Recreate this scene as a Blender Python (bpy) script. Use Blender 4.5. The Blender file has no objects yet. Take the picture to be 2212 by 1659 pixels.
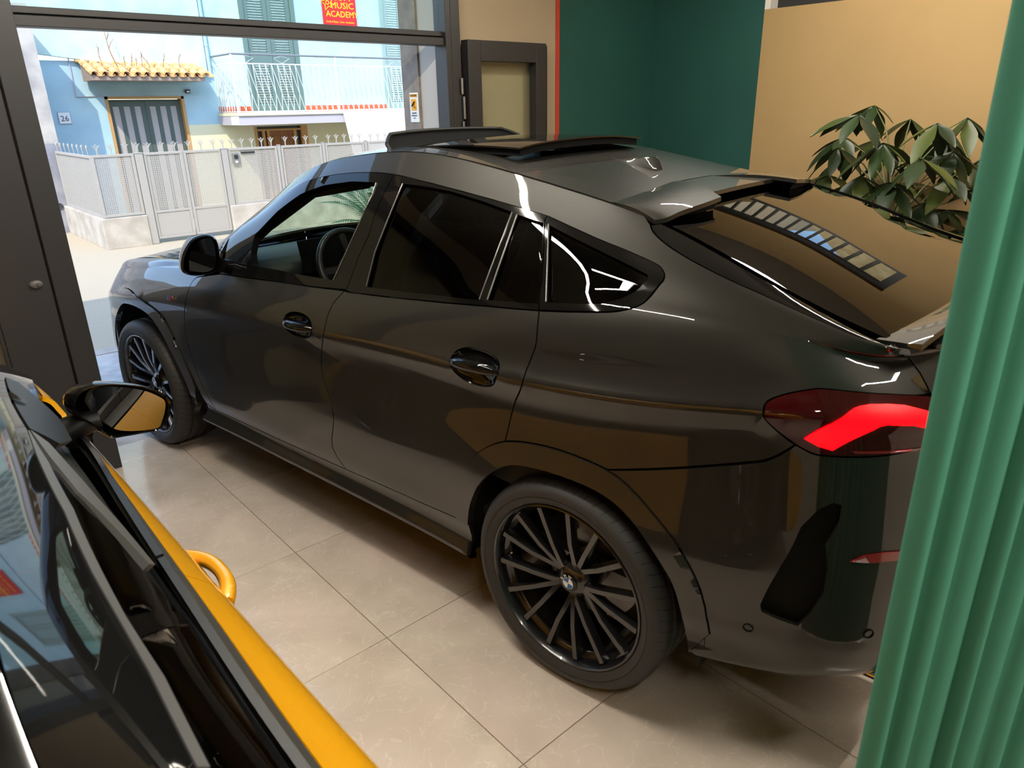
import bpy, bmesh, math, random
import numpy as np
from math import sin, cos, pi, radians, hypot, atan2, sqrt
from mathutils import Vector, Matrix
from mathutils.bvhtree import BVHTree
from mathutils.geometry import delaunay_2d_cdt

random.seed(7)
rng = np.random.default_rng(7)
SC = bpy.context.scene
COL = SC.collection

# ------------------------------------------------------------------ camera
# room frame: +Y towards the street, +X to the right, Z up, metres
CAMP = (-1.0578, -4.1749, 1.8352)
YAW, PITCH, ROLL, FPX = 0.7229, 0.3704, -0.0196, 1547.84
IW, IH = 2212, 1659


def cam_axes():
    cy, sy, cp, sp = cos(YAW), sin(YAW), cos(PITCH), sin(PITCH)
    f = np.array([sy * cp, cy * cp, -sp])
    r = np.array([cy, -sy, 0.0])
    u = np.cross(r, f)
    c, s = cos(ROLL), sin(ROLL)
    return np.array([c * r + s * u, -s * r + c * u, f])


RC = cam_axes()
CAMV = np.array(CAMP)
cd = bpy.data.cameras.new('camera')
cam = bpy.data.objects.new('camera', cd)
COL.objects.link(cam)
mw = Matrix.Identity(4)
for k in range(3):
    mw[k][0], mw[k][1], mw[k][2], mw[k][3] = RC[0][k], RC[1][k], -RC[2][k], CAMP[k]
cam.matrix_world = mw
cd.sensor_fit = 'HORIZONTAL'
cd.sensor_width = 36.0
cd.lens = 36.0 * FPX / IW
cd.clip_start = 0.05
cd.clip_end = 200
cd.dof.use_dof = True
cd.dof.focus_distance = 3.9
cd.dof.aperture_fstop = 8.0
SC.camera = cam

# ------------------------------------------------------------------ world, sun, exposure
vs = SC.view_settings
vs.view_transform = 'Standard'
vs.look = 'None'
vs.gamma = 1.0
vs.use_curve_mapping = False
vs.exposure = 1.22
SC.cycles.use_denoising = True
SC.cycles.max_bounces = 8
SC.cycles.diffuse_bounces = 4
SC.cycles.glossy_bounces = 4
SC.cycles.transmission_bounces = 8
SC.cycles.transparent_max_bounces = 16
SC.cycles.caustics_reflective = False
SC.cycles.caustics_refractive = False
SC.cycles.sample_clamp_indirect = 8.0

W = bpy.data.worlds.new('sky_world')
SC.world = W
W.use_nodes = True
wn = W.node_tree
wn.nodes.clear()
out = wn.nodes.new('ShaderNodeOutputWorld')
bg = wn.nodes.new('ShaderNodeBackground')
sky = wn.nodes.new('ShaderNodeTexSky')
sky.sky_type = 'NISHITA'
sky.sun_disc = False
sky.sun_elevation = radians(48)
sky.sun_rotation = radians(222)
sky.air_density = 1.0
sky.dust_density = 0.6
bg.inputs['Strength'].default_value = SKY_STRENGTH = 0.30
wn.links.new(sky.outputs[0], bg.inputs['Color'])
wn.links.new(bg.outputs[0], out.inputs['Surface'])

SUN_DIR = Vector((0.62, 0.75, -1.0)).normalized()      # the way the sunlight travels
sl = bpy.data.lights.new('sun', 'SUN')
sl.energy = 1.75
sl.angle = radians(0.53)
sl.color = (1.0, 0.89, 0.70)
sun = bpy.data.objects.new('sun', sl)
COL.objects.link(sun)
sun.rotation_euler = SUN_DIR.to_track_quat('-Z', 'Y').to_euler()
sun.location = (-6, -8, 12)


# ------------------------------------------------------------------ photo helpers: a pixel of the photograph to a point on a known plane or surface
def ray_dir(x, y):
    d = np.array([(x - IW / 2) / FPX, -(y - IH / 2) / FPX, 1.0]) @ RC
    return d / np.linalg.norm(d)


def at(x, y, axis, val):
    d = ray_dir(x, y)
    t = (val - CAMV[axis]) / d[axis]
    return CAMV + t * d


# ------------------------------------------------------------------ materials
MATS = {}


def lin(c):
    return tuple((v / 12.92 if v <= 0.04045 else ((v + 0.055) / 1.055) ** 2.4) for v in c)


def srgb(r, g, b):
    return lin((r / 255, g / 255, b / 255))


def mat(name, color=(0.5, 0.5, 0.5), rough=0.5, metal=0.0, coat=0.0, coat_rough=0.03, spec=0.5, emit=None, emit_s=0.0):
    m = bpy.data.materials.new(name)
    m.use_nodes = True
    b = m.node_tree.nodes['Principled BSDF']
    b.inputs['Base Color'].default_value = (*color[:3], 1)
    b.inputs['Roughness'].default_value = rough
    b.inputs['Metallic'].default_value = metal
    b.inputs['Coat Weight'].default_value = coat
    b.inputs['Coat Roughness'].default_value = coat_rough
    b.inputs['Specular IOR Level'].default_value = spec
    if emit:
        b.inputs['Emission Color'].default_value = (*emit[:3], 1)
        b.inputs['Emission Strength'].default_value = emit_s
    MATS[name] = m
    return m


def bsdf(m):
    return m.node_tree.nodes['Principled BSDF']


def noise_color(m, c1, c2, scale=5.0, detail=6.0, stops=(0.35, 0.65), coord='Object', bump=0.0, bump_scale=None, stretch=None, rough_var=None):
    """procedural colour variation (and relief) on a principled material"""
    nt = m.node_tree
    b = bsdf(m)
    tc = nt.nodes.new('ShaderNodeTexCoord')
    src = tc.outputs[coord]
    if stretch:
        mp = nt.nodes.new('ShaderNodeMapping')
        mp.inputs['Scale'].default_value = stretch
        nt.links.new(src, mp.inputs['Vector'])
        src = mp.outputs[0]
    n = nt.nodes.new('ShaderNodeTexNoise')
    n.inputs['Scale'].default_value = scale
    n.inputs['Detail'].default_value = detail
    nt.links.new(src, n.inputs['Vector'])
    r = nt.nodes.new('ShaderNodeValToRGB')
    r.color_ramp.elements[0].position = stops[0]
    r.color_ramp.elements[1].position = stops[1]
    r.color_ramp.elements[0].color = (*c1, 1)
    r.color_ramp.elements[1].color = (*c2, 1)
    nt.links.new(n.outputs['Fac'], r.inputs['Fac'])
    nt.links.new(r.outputs['Color'], b.inputs['Base Color'])
    if bump:
        n2 = n
        if bump_scale:
            n2 = nt.nodes.new('ShaderNodeTexNoise')
            n2.inputs['Scale'].default_value = bump_scale
            n2.inputs['Detail'].default_value = 5
            nt.links.new(src, n2.inputs['Vector'])
        bp = nt.nodes.new('ShaderNodeBump')
        bp.inputs['Strength'].default_value = bump
        bp.inputs['Distance'].default_value = 0.01
        nt.links.new(n2.outputs['Fac'], bp.inputs['Height'])
        nt.links.new(bp.outputs[0], b.inputs['Normal'])
    return r


def glass(name, tint=(1, 1, 1), refl=1.0, rough=0.0, ior=1.5):
    """thin pane: tinted see-through plus a Fresnel mirror"""
    m = bpy.data.materials.new(name)
    m.use_nodes = True
    nt = m.node_tree
    nt.nodes.clear()
    o = nt.nodes.new('ShaderNodeOutputMaterial')
    mx = nt.nodes.new('ShaderNodeMixShader')
    tr = nt.nodes.new('ShaderNodeBsdfTransparent')
    tr.inputs['Color'].default_value = (*tint, 1)
    gl = nt.nodes.new('ShaderNodeBsdfGlossy')
    gl.inputs['Roughness'].default_value = rough
    gl.inputs['Color'].default_value = (refl, refl, refl, 1)
    lw = nt.nodes.new('ShaderNodeLayerWeight')       # Schlick's Fresnel, alike from both faces
    lw.inputs['Blend'].default_value = 0.5
    pw = nt.nodes.new('ShaderNodeMath')
    pw.operation = 'POWER'
    pw.inputs[1].default_value = 5.0
    nt.links.new(lw.outputs['Facing'], pw.inputs[0])
    ma = nt.nodes.new('ShaderNodeMath')
    ma.operation = 'MULTIPLY_ADD'
    f0 = ((ior - 1) / (ior + 1)) ** 2
    ma.inputs[1].default_value = 1 - f0
    ma.inputs[2].default_value = f0
    nt.links.new(pw.outputs[0], ma.inputs[0])
    nt.links.new(ma.outputs[0], mx.inputs[0])
    nt.links.new(tr.outputs[0], mx.inputs[1])
    nt.links.new(gl.outputs[0], mx.inputs[2])
    nt.links.new(mx.outputs[0], o.inputs['Surface'])
    MATS[name] = m
    return m


# ------------------------------------------------------------------ mesh builder
class MB:
    def __init__(s):
        s.v, s.f, s.mi = [], [], []

    def add(s, verts, faces, mi=0):
        b = len(s.v)
        s.v.extend(tuple(map(float, p)) for p in verts)
        s.f.extend(tuple(b + i for i in f) for f in faces)
        s.mi.extend([mi] * len(faces))
        return s

    def box(s, lo, hi, mi=0):
        x0, y0, z0 = lo
        x1, y1, z1 = hi
        v = [(x0, y0, z0), (x1, y0, z0), (x1, y1, z0), (x0, y1, z0), (x0, y0, z1), (x1, y0, z1), (x1, y1, z1), (x0, y1, z1)]
        return s.add(v, [(0, 3, 2, 1), (4, 5, 6, 7), (0, 1, 5, 4), (1, 2, 6, 5), (2, 3, 7, 6), (3, 0, 4, 7)], mi)

    def hexa(s, a, b, mi=0):
        """a, b: two opposite quads (four points each)"""
        return s.add(list(a) + list(b), [(3, 2, 1, 0), (4, 5, 6, 7), (0, 1, 5, 4), (1, 2, 6, 5), (2, 3, 7, 6), (3, 0, 4, 7)], mi)

    def bar(s, p, q, w, h, up=(0, 0, 1), mi=0):
        p, q = Vector(p), Vector(q)
        d = (q - p).normalized()
        upv = Vector(up)
        if abs(d.dot(upv)) > 0.99:
            upv = Vector((1, 0, 0))
        x = d.cross(upv).normalized() * w / 2
        z = x.cross(d).normalized() * h / 2
        return s.hexa([p - x - z, p + x - z, p + x + z, p - x + z], [q - x - z, q + x - z, q + x + z, q - x + z], mi)

    def tube(s, path, r, n=8, closed=False, mi=0):
        P = [Vector(p) for p in path]
        m = len(P)
        rr = r if hasattr(r, '__len__') else [r] * m
        rings = []
        prev = None
        for i in range(m):
            if closed:
                d = (P[(i + 1) % m] - P[i - 1]).normalized()
            else:
                d = (P[min(i + 1, m - 1)] - P[max(i - 1, 0)]).normalized()
            if prev is None:
                a = Vector((0, 0, 1)) if abs(d.z) < 0.9 else Vector((1, 0, 0))
                x = d.cross(a).normalized()
            else:
                x = (prev - d * prev.dot(d)).normalized()
            prev = x
            y = d.cross(x)
            rings.append([P[i] + (x * cos(2 * pi * k / n) + y * sin(2 * pi * k / n)) * rr[i] for k in range(n)])
        v = [q for R in rings for q in R]
        f = []
        for i in range(m if closed else m - 1):
            a, b = i * n, ((i + 1) % m) * n
            for k in range(n):
                k2 = (k + 1) % n
                f.append((a + k, b + k, b + k2, a + k2))
        if not closed:
            f.append(tuple(range(n)))
            f.append(tuple((m - 1) * n + k for k in reversed(range(n))))
        return s.add(v, f, mi)

    def lathe(s, prof, n=48, axis='y', c=(0, 0, 0), mi=0, closed=False):
        """prof: (radius, along-axis) pairs"""
        v, f = [], []
        for r, h in prof:
            for k in range(n):
                t = 2 * pi * k / n
                if axis == 'y':
                    v.append((c[0] + r * cos(t), c[1] + h, c[2] + r * sin(t)))
                elif axis == 'x':
                    v.append((c[0] + h, c[1] + r * cos(t), c[2] + r * sin(t)))
                else:
                    v.append((c[0] + r * cos(t), c[1] + r * sin(t), c[2] + h))
        m = len(prof)
        for i in range(m if closed else m - 1):
            a, b = i * n, ((i + 1) % m) * n
            for k in range(n):
                k2 = (k + 1) % n
                f.append((a + k, a + k2, b + k2, b + k))
        return s.add(v, f, mi)

    def prism(s, poly, a, b, axis='y', mi=0):
        """2-D outline extruded between a and b along an axis"""
        def P(p, h):
            return {'y': (p[0], h, p[1]), 'x': (h, p[0], p[1]), 'z': (p[0], p[1], h)}[axis]
        n = len(poly)
        v = [P(p, a) for p in poly] + [P(p, b) for p in poly]
        f = [tuple(range(n)), tuple(reversed(range(n, 2 * n)))]
        f += [(i, i + n, (i + 1) % n + n, (i + 1) % n) for i in range(n)]
        return s.add(v, f, mi)

    def build(s, name, m, parent=None, smooth=None, bevel=0.0, seg=2, fix=True, loc=None):
        me = bpy.data.meshes.new(name)
        me.from_pydata(s.v, [], s.f)
        ms = m if isinstance(m, (list, tuple)) else [m]
        for q in ms:
            me.materials.append(q)
        if len(ms) > 1:
            me.polygons.foreach_set('material_index', s.mi)
        if fix:
            bm = bmesh.new()
            bm.from_mesh(me)
            bmesh.ops.recalc_face_normals(bm, faces=bm.faces)
            bm.to_mesh(me)
            bm.free()
        if smooth is not None:
            me.polygons.foreach_set('use_smooth', [True] * len(me.polygons))
            me.set_sharp_from_angle(angle=radians(smooth))
        me.update()
        o = bpy.data.objects.new(name, me)
        COL.objects.link(o)
        if parent is not None:
            o.parent = parent
        if loc is not None:
            o.location = loc
        if bevel:
            bv = o.modifiers.new('bevel', 'BEVEL')
            bv.width = bevel
            bv.segments = seg
            bv.limit_method = 'ANGLE'
            bv.angle_limit = radians(40)
        return o


def tag(o, label=None, cat=None, group=None, kind=None):
    for k, v in (('label', label), ('category', cat), ('group', group), ('kind', kind)):
        if v:
            o[k] = v
    return o


def empty(name, loc=(0, 0, 0), rz=0.0):
    o = bpy.data.objects.new(name, None)
    o.location = loc
    o.rotation_euler = (0, 0, rz)
    o.empty_display_size = 0.2
    COL.objects.link(o)
    return o


def part_empty(name, parent, loc=(0, 0, 0)):
    o = empty(name, loc)
    o.parent = parent
    return o


def copy_tree(o, parent=None):
    c = o.copy()
    COL.objects.link(c)
    if parent is not None:
        c.parent = parent
    for ch in list(o.children):
        copy_tree(ch, c)
    return c


def text_geom(txt, size, extrude=0.002, align='CENTER'):
    """outline letters as a mesh in the local XY plane"""
    cu = bpy.data.curves.new('t', 'FONT')
    cu.body = txt
    cu.size = size
    cu.extrude = extrude
    cu.align_x = align
    cu.align_y = 'CENTER'
    cu.resolution_u = 2
    ob = bpy.data.objects.new('t', cu)
    COL.objects.link(ob)
    bpy.context.view_layer.update()
    me = bpy.data.meshes.new_from_object(ob.evaluated_get(bpy.context.evaluated_depsgraph_get()))
    v = [tuple(q.co) for q in me.vertices]
    f = [tuple(p.vertices) for p in me.polygons]
    bpy.data.objects.remove(ob)
    bpy.data.curves.remove(cu)
    bpy.data.meshes.remove(me)
    return v, f


def place(verts, o, x, y):
    """local XY(Z) verts to a frame: origin o, axes x, y (z = x cross y)"""
    o, x, y = Vector(o), Vector(x), Vector(y)
    z = x.cross(y)
    return [o + x * p[0] + y * p[1] + z * p[2] for p in verts]


# ------------------------------------------------------------------ smooth surface patches
def spline_matrix(knots, t):
    """rows: weights of a natural cubic spline through the knots at parameters t"""
    k = np.asarray(knots, float)
    n = len(k)
    h = np.diff(k)
    A = np.zeros((n, n))
    B = np.zeros((n, n))
    A[0, 0] = A[-1, -1] = 1
    for i in range(1, n - 1):
        A[i, i - 1], A[i, i], A[i, i + 1] = h[i - 1], 2 * (h[i - 1] + h[i]), h[i]
        B[i, i - 1] += 6 / h[i - 1]
        B[i, i] -= 6 / h[i - 1] + 6 / h[i]
        B[i, i + 1] += 6 / h[i]
    M = np.linalg.solve(A, B)
    t = np.atleast_1d(np.clip(t, k[0], k[-1]))
    j = np.clip(np.searchsorted(k, t, side='right') - 1, 0, n - 2)
    a = (k[j + 1] - t) / h[j]
    b = 1 - a
    I = np.eye(n)
    return a[:, None] * I[j] + b[:, None] * I[j + 1] + ((a ** 3 - a)[:, None] * M[j] + (b ** 3 - b)[:, None] * M[j + 1]) * (h[j] ** 2)[:, None] / 6


def inside_poly(P, poly):
    x, y = P[:, 0], P[:, 1]
    c = np.zeros(len(P), bool)
    n = len(poly)
    for i in range(n):
        x0, y0 = poly[i]
        x1, y1 = poly[(i + 1) % n]
        cond = (y0 > y) != (y1 > y)
        with np.errstate(divide='ignore', invalid='ignore'):
            xi = (x1 - x0) * (y - y0) / (y1 - y0 if y1 != y0 else 1e-12) + x0
        c ^= cond & (x < xi)
    return c


def seg_dist(P, poly):
    d = np.full(len(P), 1e9)
    n = len(poly)
    for i in range(n):
        a, b = poly[i], poly[(i + 1) % n]
        ab = b - a
        t = np.clip(((P - a) @ ab) / max(ab @ ab, 1e-12), 0, 1)
        d = np.minimum(d, np.linalg.norm(P - (a + t[:, None] * ab), axis=1))
    return d


class Patch:
    """tensor-product cubic spline through a net N[i][j] with knots ku, kv; flip turns the normal"""

    def __init__(s, net, ku, kv, flip=1, org=None, axes=None, nu=260, nv=150):
        s.N, s.ku, s.kv, s.flip = np.asarray(net, float), np.asarray(ku, float), np.asarray(kv, float), flip
        s.org, s.axes = org, axes          # frame of the owner in the room: world = org + p @ axes
        s.gu, s.gv = np.linspace(s.ku[0], s.ku[-1], nu), np.linspace(s.kv[0], s.kv[-1], nv)
        BU, BV = spline_matrix(s.ku, s.gu), spline_matrix(s.kv, s.gv)
        G = np.einsum('ai,ijk,bj->abk', BU, s.N, BV)
        s.G = G
        s.nv = nv
        vs_ = G.reshape(-1, 3).tolist()
        fs = []
        for i in range(nu - 1):
            for j in range(nv - 1):
                a = i * nv + j
                fs.append((a, a + nv, a + nv + 1))
                fs.append((a, a + nv + 1, a + 1))
        s.faces = fs
        s.verts = vs_
        s.bvh = BVHTree.FromPolygons(vs_, fs, all_triangles=True)

    def ev(s, uv, off=0.0):
        uv = np.atleast_2d(uv)

        def P(u, v):
            return np.einsum('ai,ijk,aj->ak', spline_matrix(s.ku, u), s.N, spline_matrix(s.kv, v))
        u = np.clip(uv[:, 0], s.ku[0], s.ku[-1])
        v = np.clip(uv[:, 1], s.kv[0], s.kv[-1])
        e = 2e-3
        p = P(u, v)
        u0, u1 = np.clip(u - e, s.ku[0], s.ku[-1]), np.clip(u + e, s.ku[0], s.ku[-1])
        v0, v1 = np.clip(v - e, s.kv[0], s.kv[-1]), np.clip(v + e, s.kv[0], s.kv[-1])
        du = (P(u1, v) - P(u0, v)) / (u1 - u0)[:, None]
        dv = (P(u, v1) - P(u, v0)) / (v1 - v0)[:, None]
        n = np.cross(du, dv) * s.flip
        n /= np.maximum(np.linalg.norm(n, axis=1), 1e-9)[:, None]
        return p + n * off, n, du, dv

    def _uv(s, idx, loc):
        a, b, c = s.faces[idx]
        A, B, C = (np.array(s.verts[i]) for i in (a, b, c))
        M = np.array([B - A, C - A]).T
        w = np.linalg.lstsq(M, np.array(loc) - A, rcond=None)[0]
        q = lambda i: np.array([s.gu[i // s.nv], s.gv[i % s.nv]])
        return q(a) + w[0] * (q(b) - q(a)) + w[1] * (q(c) - q(a))

    def hit(s, o, d):
        loc, nrm, idx, dist = s.bvh.ray_cast(Vector(o), Vector(d))
        if loc is None:                      # just past the outline: nearest surface point to the ray
            best = None
            for t in np.linspace(1.0, 7.0, 241):
                l2, n2, i2, d2 = s.bvh.find_nearest(Vector(np.array(o) + t * np.array(d)))
                if best is None or d2 < best[0]:
                    best = (d2, l2, i2)
            loc, idx = best[1], best[2]
        return s._uv(idx, loc)

    def px(s, pts):
        """points of the photograph to (u, v) of the surface they lie on"""
        o = s.axes @ (CAMV - s.org)
        return np.array([s.hit(o, s.axes @ ray_dir(*q)) for q in pts])

    def xz(s, pts, y=3.0):
        return np.array([s.hit((q[0], y, q[1]), (0, -1, 0)) for q in pts])


def densify(poly, du, dv, step):
    out_ = []
    n = len(poly)
    for i in range(n):
        a, b = poly[i], poly[(i + 1) % n]
        L = hypot((b[0] - a[0]) * du, (b[1] - a[1]) * dv)
        m = max(1, int(math.ceil(L / step)))
        for k in range(m):
            out_.append(a + (b - a) * k / m)
    return np.array(out_)


def smooth_line(pts, m=4):
    """Catmull-Rom through an open run of points"""
    P = np.asarray(pts, float)
    o = []
    for i in range(len(P) - 1):
        p0, p1, p2, p3 = P[max(i - 1, 0)], P[i], P[i + 1], P[min(i + 2, len(P) - 1)]
        for k in range(m):
            t = k / m
            o.append(0.5 * ((2 * p1) + (p2 - p0) * t + (2 * p0 - 5 * p1 + 4 * p2 - p3) * t * t + (3 * p1 - p0 - 3 * p2 + p3) * t ** 3))
    o.append(P[-1])
    return np.array(o)


def inset_poly(P, d):
    n = len(P)
    area = 0.5 * np.sum(P[:, 0] * np.roll(P[:, 1], -1) - np.roll(P[:, 0], -1) * P[:, 1])
    sg = 1 if area > 0 else -1
    o = np.empty_like(P)
    for i in range(n):
        a, b, c = P[i - 1], P[i], P[(i + 1) % n]
        e1, e2 = b - a, c - b
        e1 = e1 / max(np.linalg.norm(e1), 1e-9)
        e2 = e2 / max(np.linalg.norm(e2), 1e-9)
        n1, n2 = np.array([-e1[1], e1[0]]) * sg, np.array([-e2[1], e2[0]]) * sg
        m = n1 + n2
        m = m / max(np.linalg.norm(m), 1e-9)
        k = d / max(m @ n1, 0.5)
        o[i] = b + m * k
    return o


def panel(patch, outline, name, m, parent, holes=(), thick=0.014, gap=0.0025, step=0.035, off=0.0, side=1, back=False):
    """a sheet cut out of a smooth surface: outline and holes in (u, v), own thickness, exact surface normals"""
    O = np.asarray(outline, float)
    c = O.mean(axis=0)
    _, _, du, dv = patch.ev(O[: : max(1, len(O) // 12)])
    su, sv = np.linalg.norm(du, axis=1).mean(), np.linalg.norm(dv, axis=1).mean()
    S = np.array([su, sv])
    loops = []
    keep = [i for i in range(len(O)) if np.linalg.norm((O[i] - O[i - 1]) * S) > 1e-4]
    O = O[keep]
    loops.append(inset_poly(densify(O, su, sv, step) * S, gap))
    for h in holes:
        h = np.asarray(h, float)
        loops.append(densify(h, su, sv, step) * S)
    lo, hi = loops[0].min(0), loops[0].max(0)
    gx, gy = np.arange(lo[0], hi[0], step), np.arange(lo[1], hi[1], step * 0.8)
    X, Y = np.meshgrid(gx, gy)
    X = X + (np.arange(len(gy)) % 2)[:, None] * step / 2
    G = np.c_[X.ravel(), Y.ravel()]
    ok = inside_poly(G, loops[0])
    for h in loops[1:]:
        ok &= ~inside_poly(G, h)
    for L in loops:
        ok &= seg_dist(G, L) > step * 0.42
    G = G[ok]
    pts, edges = [], []
    for L in loops:
        b = len(pts)
        pts += [tuple(p) for p in L]
        edges += [(b + i, b + (i + 1) % len(L)) for i in range(len(L))]
    pts += [tuple(p) for p in G]
    vo, eo, fo, ov, oe, of = delaunay_2d_cdt([Vector(p) for p in pts], edges, [], 0, 1e-6)
    V2 = np.array([tuple(p) for p in vo])
    F = np.array([f for f in fo if len(f) == 3])
    cen = V2[F].mean(axis=1)
    ok = inside_poly(cen, loops[0])
    for h in loops[1:]:
        ok &= ~inside_poly(cen, h)
    F = F[ok]
    used = np.unique(F)
    remap = -np.ones(len(V2), int)
    remap[used] = np.arange(len(used))
    V2, F = V2[used], remap[F]
    P3, N3, _, _ = patch.ev(V2 / S, off)
    flipw = patch.flip
    a = P3[F[:, 1]] - P3[F[:, 0]]
    b = P3[F[:, 2]] - P3[F[:, 0]]
    fn = np.cross(a, b)
    le = np.maximum(np.linalg.norm(a, axis=1), np.linalg.norm(b, axis=1))
    good = np.linalg.norm(fn, axis=1) > le * 2.5e-4
    F, fn = F[good], fn[good]
    wrong = np.einsum('ij,ij->i', fn, N3[F[:, 0]]) < 0
    F[wrong] = F[wrong][:, ::-1]
    # border edges
    cnt = {}
    for f in F:
        for i in range(3):
            e = (f[i], f[(i + 1) % 3])
            cnt[e] = 1
    border = [e for e in cnt if (e[1], e[0]) not in cnt]
    bv = sorted({i for e in border for i in e})
    bi = {v: len(P3) + k for k, v in enumerate(bv)}
    inner = P3[bv] - N3[bv] * thick
    verts = np.vstack([P3, inner])
    norm = np.vstack([N3, N3[bv]])
    faces = [tuple(f) for f in F]
    kinds = [0] * len(faces)
    for (i, j) in border:
        faces.append((j, i, bi[i], bi[j]))
        kinds.append(1)
    if side < 0:
        verts = verts * np.array([1, -1, 1])
        norm = norm * np.array([1, -1, 1])
        faces = [tuple(reversed(f)) for f in faces]
    me = bpy.data.meshes.new(name)
    me.from_pydata(verts.tolist(), [], [tuple(int(i) for i in f) for f in faces])
    me.materials.append(m)
    me.polygons.foreach_set('use_smooth', [True] * len(faces))
    ln = []
    for f, k in zip(faces, kinds):
        if k == 0:
            ln += [tuple(norm[i]) for i in f]
        else:
            p = [Vector(verts[i]) for i in f]
            w = (p[1] - p[0]).cross(p[2] - p[0])
            w = w.normalized() if w.length > 1e-12 else Vector((0, 0, 1))
            ln += [tuple(w)] * len(f)
    me.update()
    me.normals_split_custom_set(ln)
    o = bpy.data.objects.new(name, me)
    COL.objects.link(o)
    o.parent = parent
    return o
# ================================================================== room shell
STEEL = mat('brake_steel', (0.30, 0.29, 0.28), rough=0.35, metal=1.0)
GROUT = mat('grout', srgb(110, 98, 84), rough=0.9)
CEIL = mat('ceiling_paint', srgb(150, 144, 134), rough=0.9)
OCHRE = mat('ochre_wall_paint', srgb(196, 158, 104), rough=0.75)
BEIGE = mat('beige_wall_paint', srgb(214, 190, 158), rough=0.75)
TEAL = mat('teal_wall_paint', srgb(28, 96, 86), rough=0.7)
REDP = mat('red_stripe_paint', srgb(190, 60, 38), rough=0.7)
DIM = mat('dark_taupe_wall_paint', srgb(96, 88, 78), rough=0.8)
PALE = mat('pale_plaster', srgb(222, 218, 210), rough=0.85)
GREYP = mat('jamb_plaster', srgb(190, 182, 172), rough=0.85)
STONE = mat('pilaster_stone', srgb(140, 128, 116), rough=0.8)
ANTHR = mat('anthracite_frame', srgb(41, 40, 41), rough=0.42)
PANE = glass('clear_pane', (0.93, 0.97, 0.95), 0.9)
noise_color(OCHRE, srgb(168, 138, 93), srgb(174, 144, 98), scale=1.2, bump=.04, bump_scale=60)
noise_color(BEIGE, srgb(164, 144, 116), srgb(172, 152, 124), scale=1.2, bump=.04, bump_scale=60)
noise_color(TEAL, srgb(24, 73, 66), srgb(27, 79, 71), scale=1.5, bump=.04, bump_scale=60)
noise_color(STONE, srgb(128, 117, 106), srgb(152, 140, 128), scale=9, bump=.15, bump_scale=70)


def struct(o):
    o['kind'] = 'structure'
    return o


YW = 0.10            # inner face of the street wall
XR = 4.40            # right wall
XL, YB, ZC = -2.75, -8.6, 3.45
TP, TQ = 0.7453, 0.7485

# polished stone tile
TILE = mat('stone_tile', srgb(186, 170, 152), rough=0.22, spec=0.45)
nt = TILE.node_tree
bT = bsdf(TILE)
tc = nt.nodes.new('ShaderNodeTexCoord')
oi = nt.nodes.new('ShaderNodeObjectInfo')
addv = nt.nodes.new('ShaderNodeVectorMath')
addv.operation = 'MULTIPLY_ADD'
addv.inputs[1].default_value = (1, 1, 1)
sc_ = nt.nodes.new('ShaderNodeVectorMath')
sc_.operation = 'SCALE'
sc_.inputs['Scale'].default_value = 40.0
cmb = nt.nodes.new('ShaderNodeCombineXYZ')
nt.links.new(oi.outputs['Random'], cmb.inputs[0])
nt.links.new(oi.outputs['Random'], cmb.inputs[1])
nt.links.new(cmb.outputs[0], sc_.inputs[0])
nt.links.new(tc.outputs['Object'], addv.inputs[0])
nt.links.new(sc_.outputs[0], addv.inputs[2])
n1 = nt.nodes.new('ShaderNodeTexNoise')
n1.inputs['Scale'].default_value = 2.6
n1.inputs['Detail'].default_value = 8
n1.inputs['Distortion'].default_value = 1.2
nt.links.new(addv.outputs[0], n1.inputs['Vector'])
r1 = nt.nodes.new('ShaderNodeValToRGB')
r1.color_ramp.elements[0].position = .34
r1.color_ramp.elements[1].position = .68
r1.color_ramp.elements[0].color = (*srgb(190, 177, 163), 1)
r1.color_ramp.elements[1].color = (*srgb(208, 195, 181), 1)
nt.links.new(n1.outputs['Fac'], r1.inputs['Fac'])
n2 = nt.nodes.new('ShaderNodeTexNoise')
n2.inputs['Scale'].default_value = 5.5
n2.inputs['Detail'].default_value = 9
n2.inputs['Distortion'].default_value = 2.2
nt.links.new(addv.outputs[0], n2.inputs['Vector'])
vr = nt.nodes.new('ShaderNodeValToRGB')
vr.color_ramp.elements[0].position = .485
vr.color_ramp.elements[0].color = (0, 0, 0, 1)
e = vr.color_ramp.elements.new(.50)
e.color = (1, 1, 1, 1)
vr.color_ramp.elements[-1].position = .515
vr.color_ramp.elements[-1].color = (0, 0, 0, 1)
nt.links.new(n2.outputs['Fac'], vr.inputs['Fac'])
n3 = nt.nodes.new('ShaderNodeTexNoise')
n3.inputs['Scale'].default_value = 1.7
nt.links.new(addv.outputs[0], n3.inputs['Vector'])
pr = nt.nodes.new('ShaderNodeValToRGB')
pr.color_ramp.elements[0].position = .52
pr.color_ramp.elements[1].position = .72
nt.links.new(n3.outputs['Fac'], pr.inputs['Fac'])
mxp = nt.nodes.new('ShaderNodeMix')
mxp.data_type = 'RGBA'
mxp.inputs[7].default_value = (*srgb(214, 192, 182), 1)
mp_ = nt.nodes.new('ShaderNodeMath')
mp_.operation = 'MULTIPLY'
mp_.inputs[1].default_value = .55
nt.links.new(pr.outputs['Color'], mp_.inputs[0])
nt.links.new(mp_.outputs[0], mxp.inputs[0])
nt.links.new(r1.outputs['Color'], mxp.inputs[6])
mxv = nt.nodes.new('ShaderNodeMix')
mxv.data_type = 'RGBA'
mxv.inputs[7].default_value = (*srgb(232, 222, 208), 1)
mv = nt.nodes.new('ShaderNodeMath')
mv.operation = 'MULTIPLY'
mv.inputs[1].default_value = .35
nt.links.new(vr.outputs['Color'], mv.inputs[0])
nt.links.new(mv.outputs[0], mxv.inputs[0])
nt.links.new(mxp.outputs[2], mxv.inputs[6])
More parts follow.
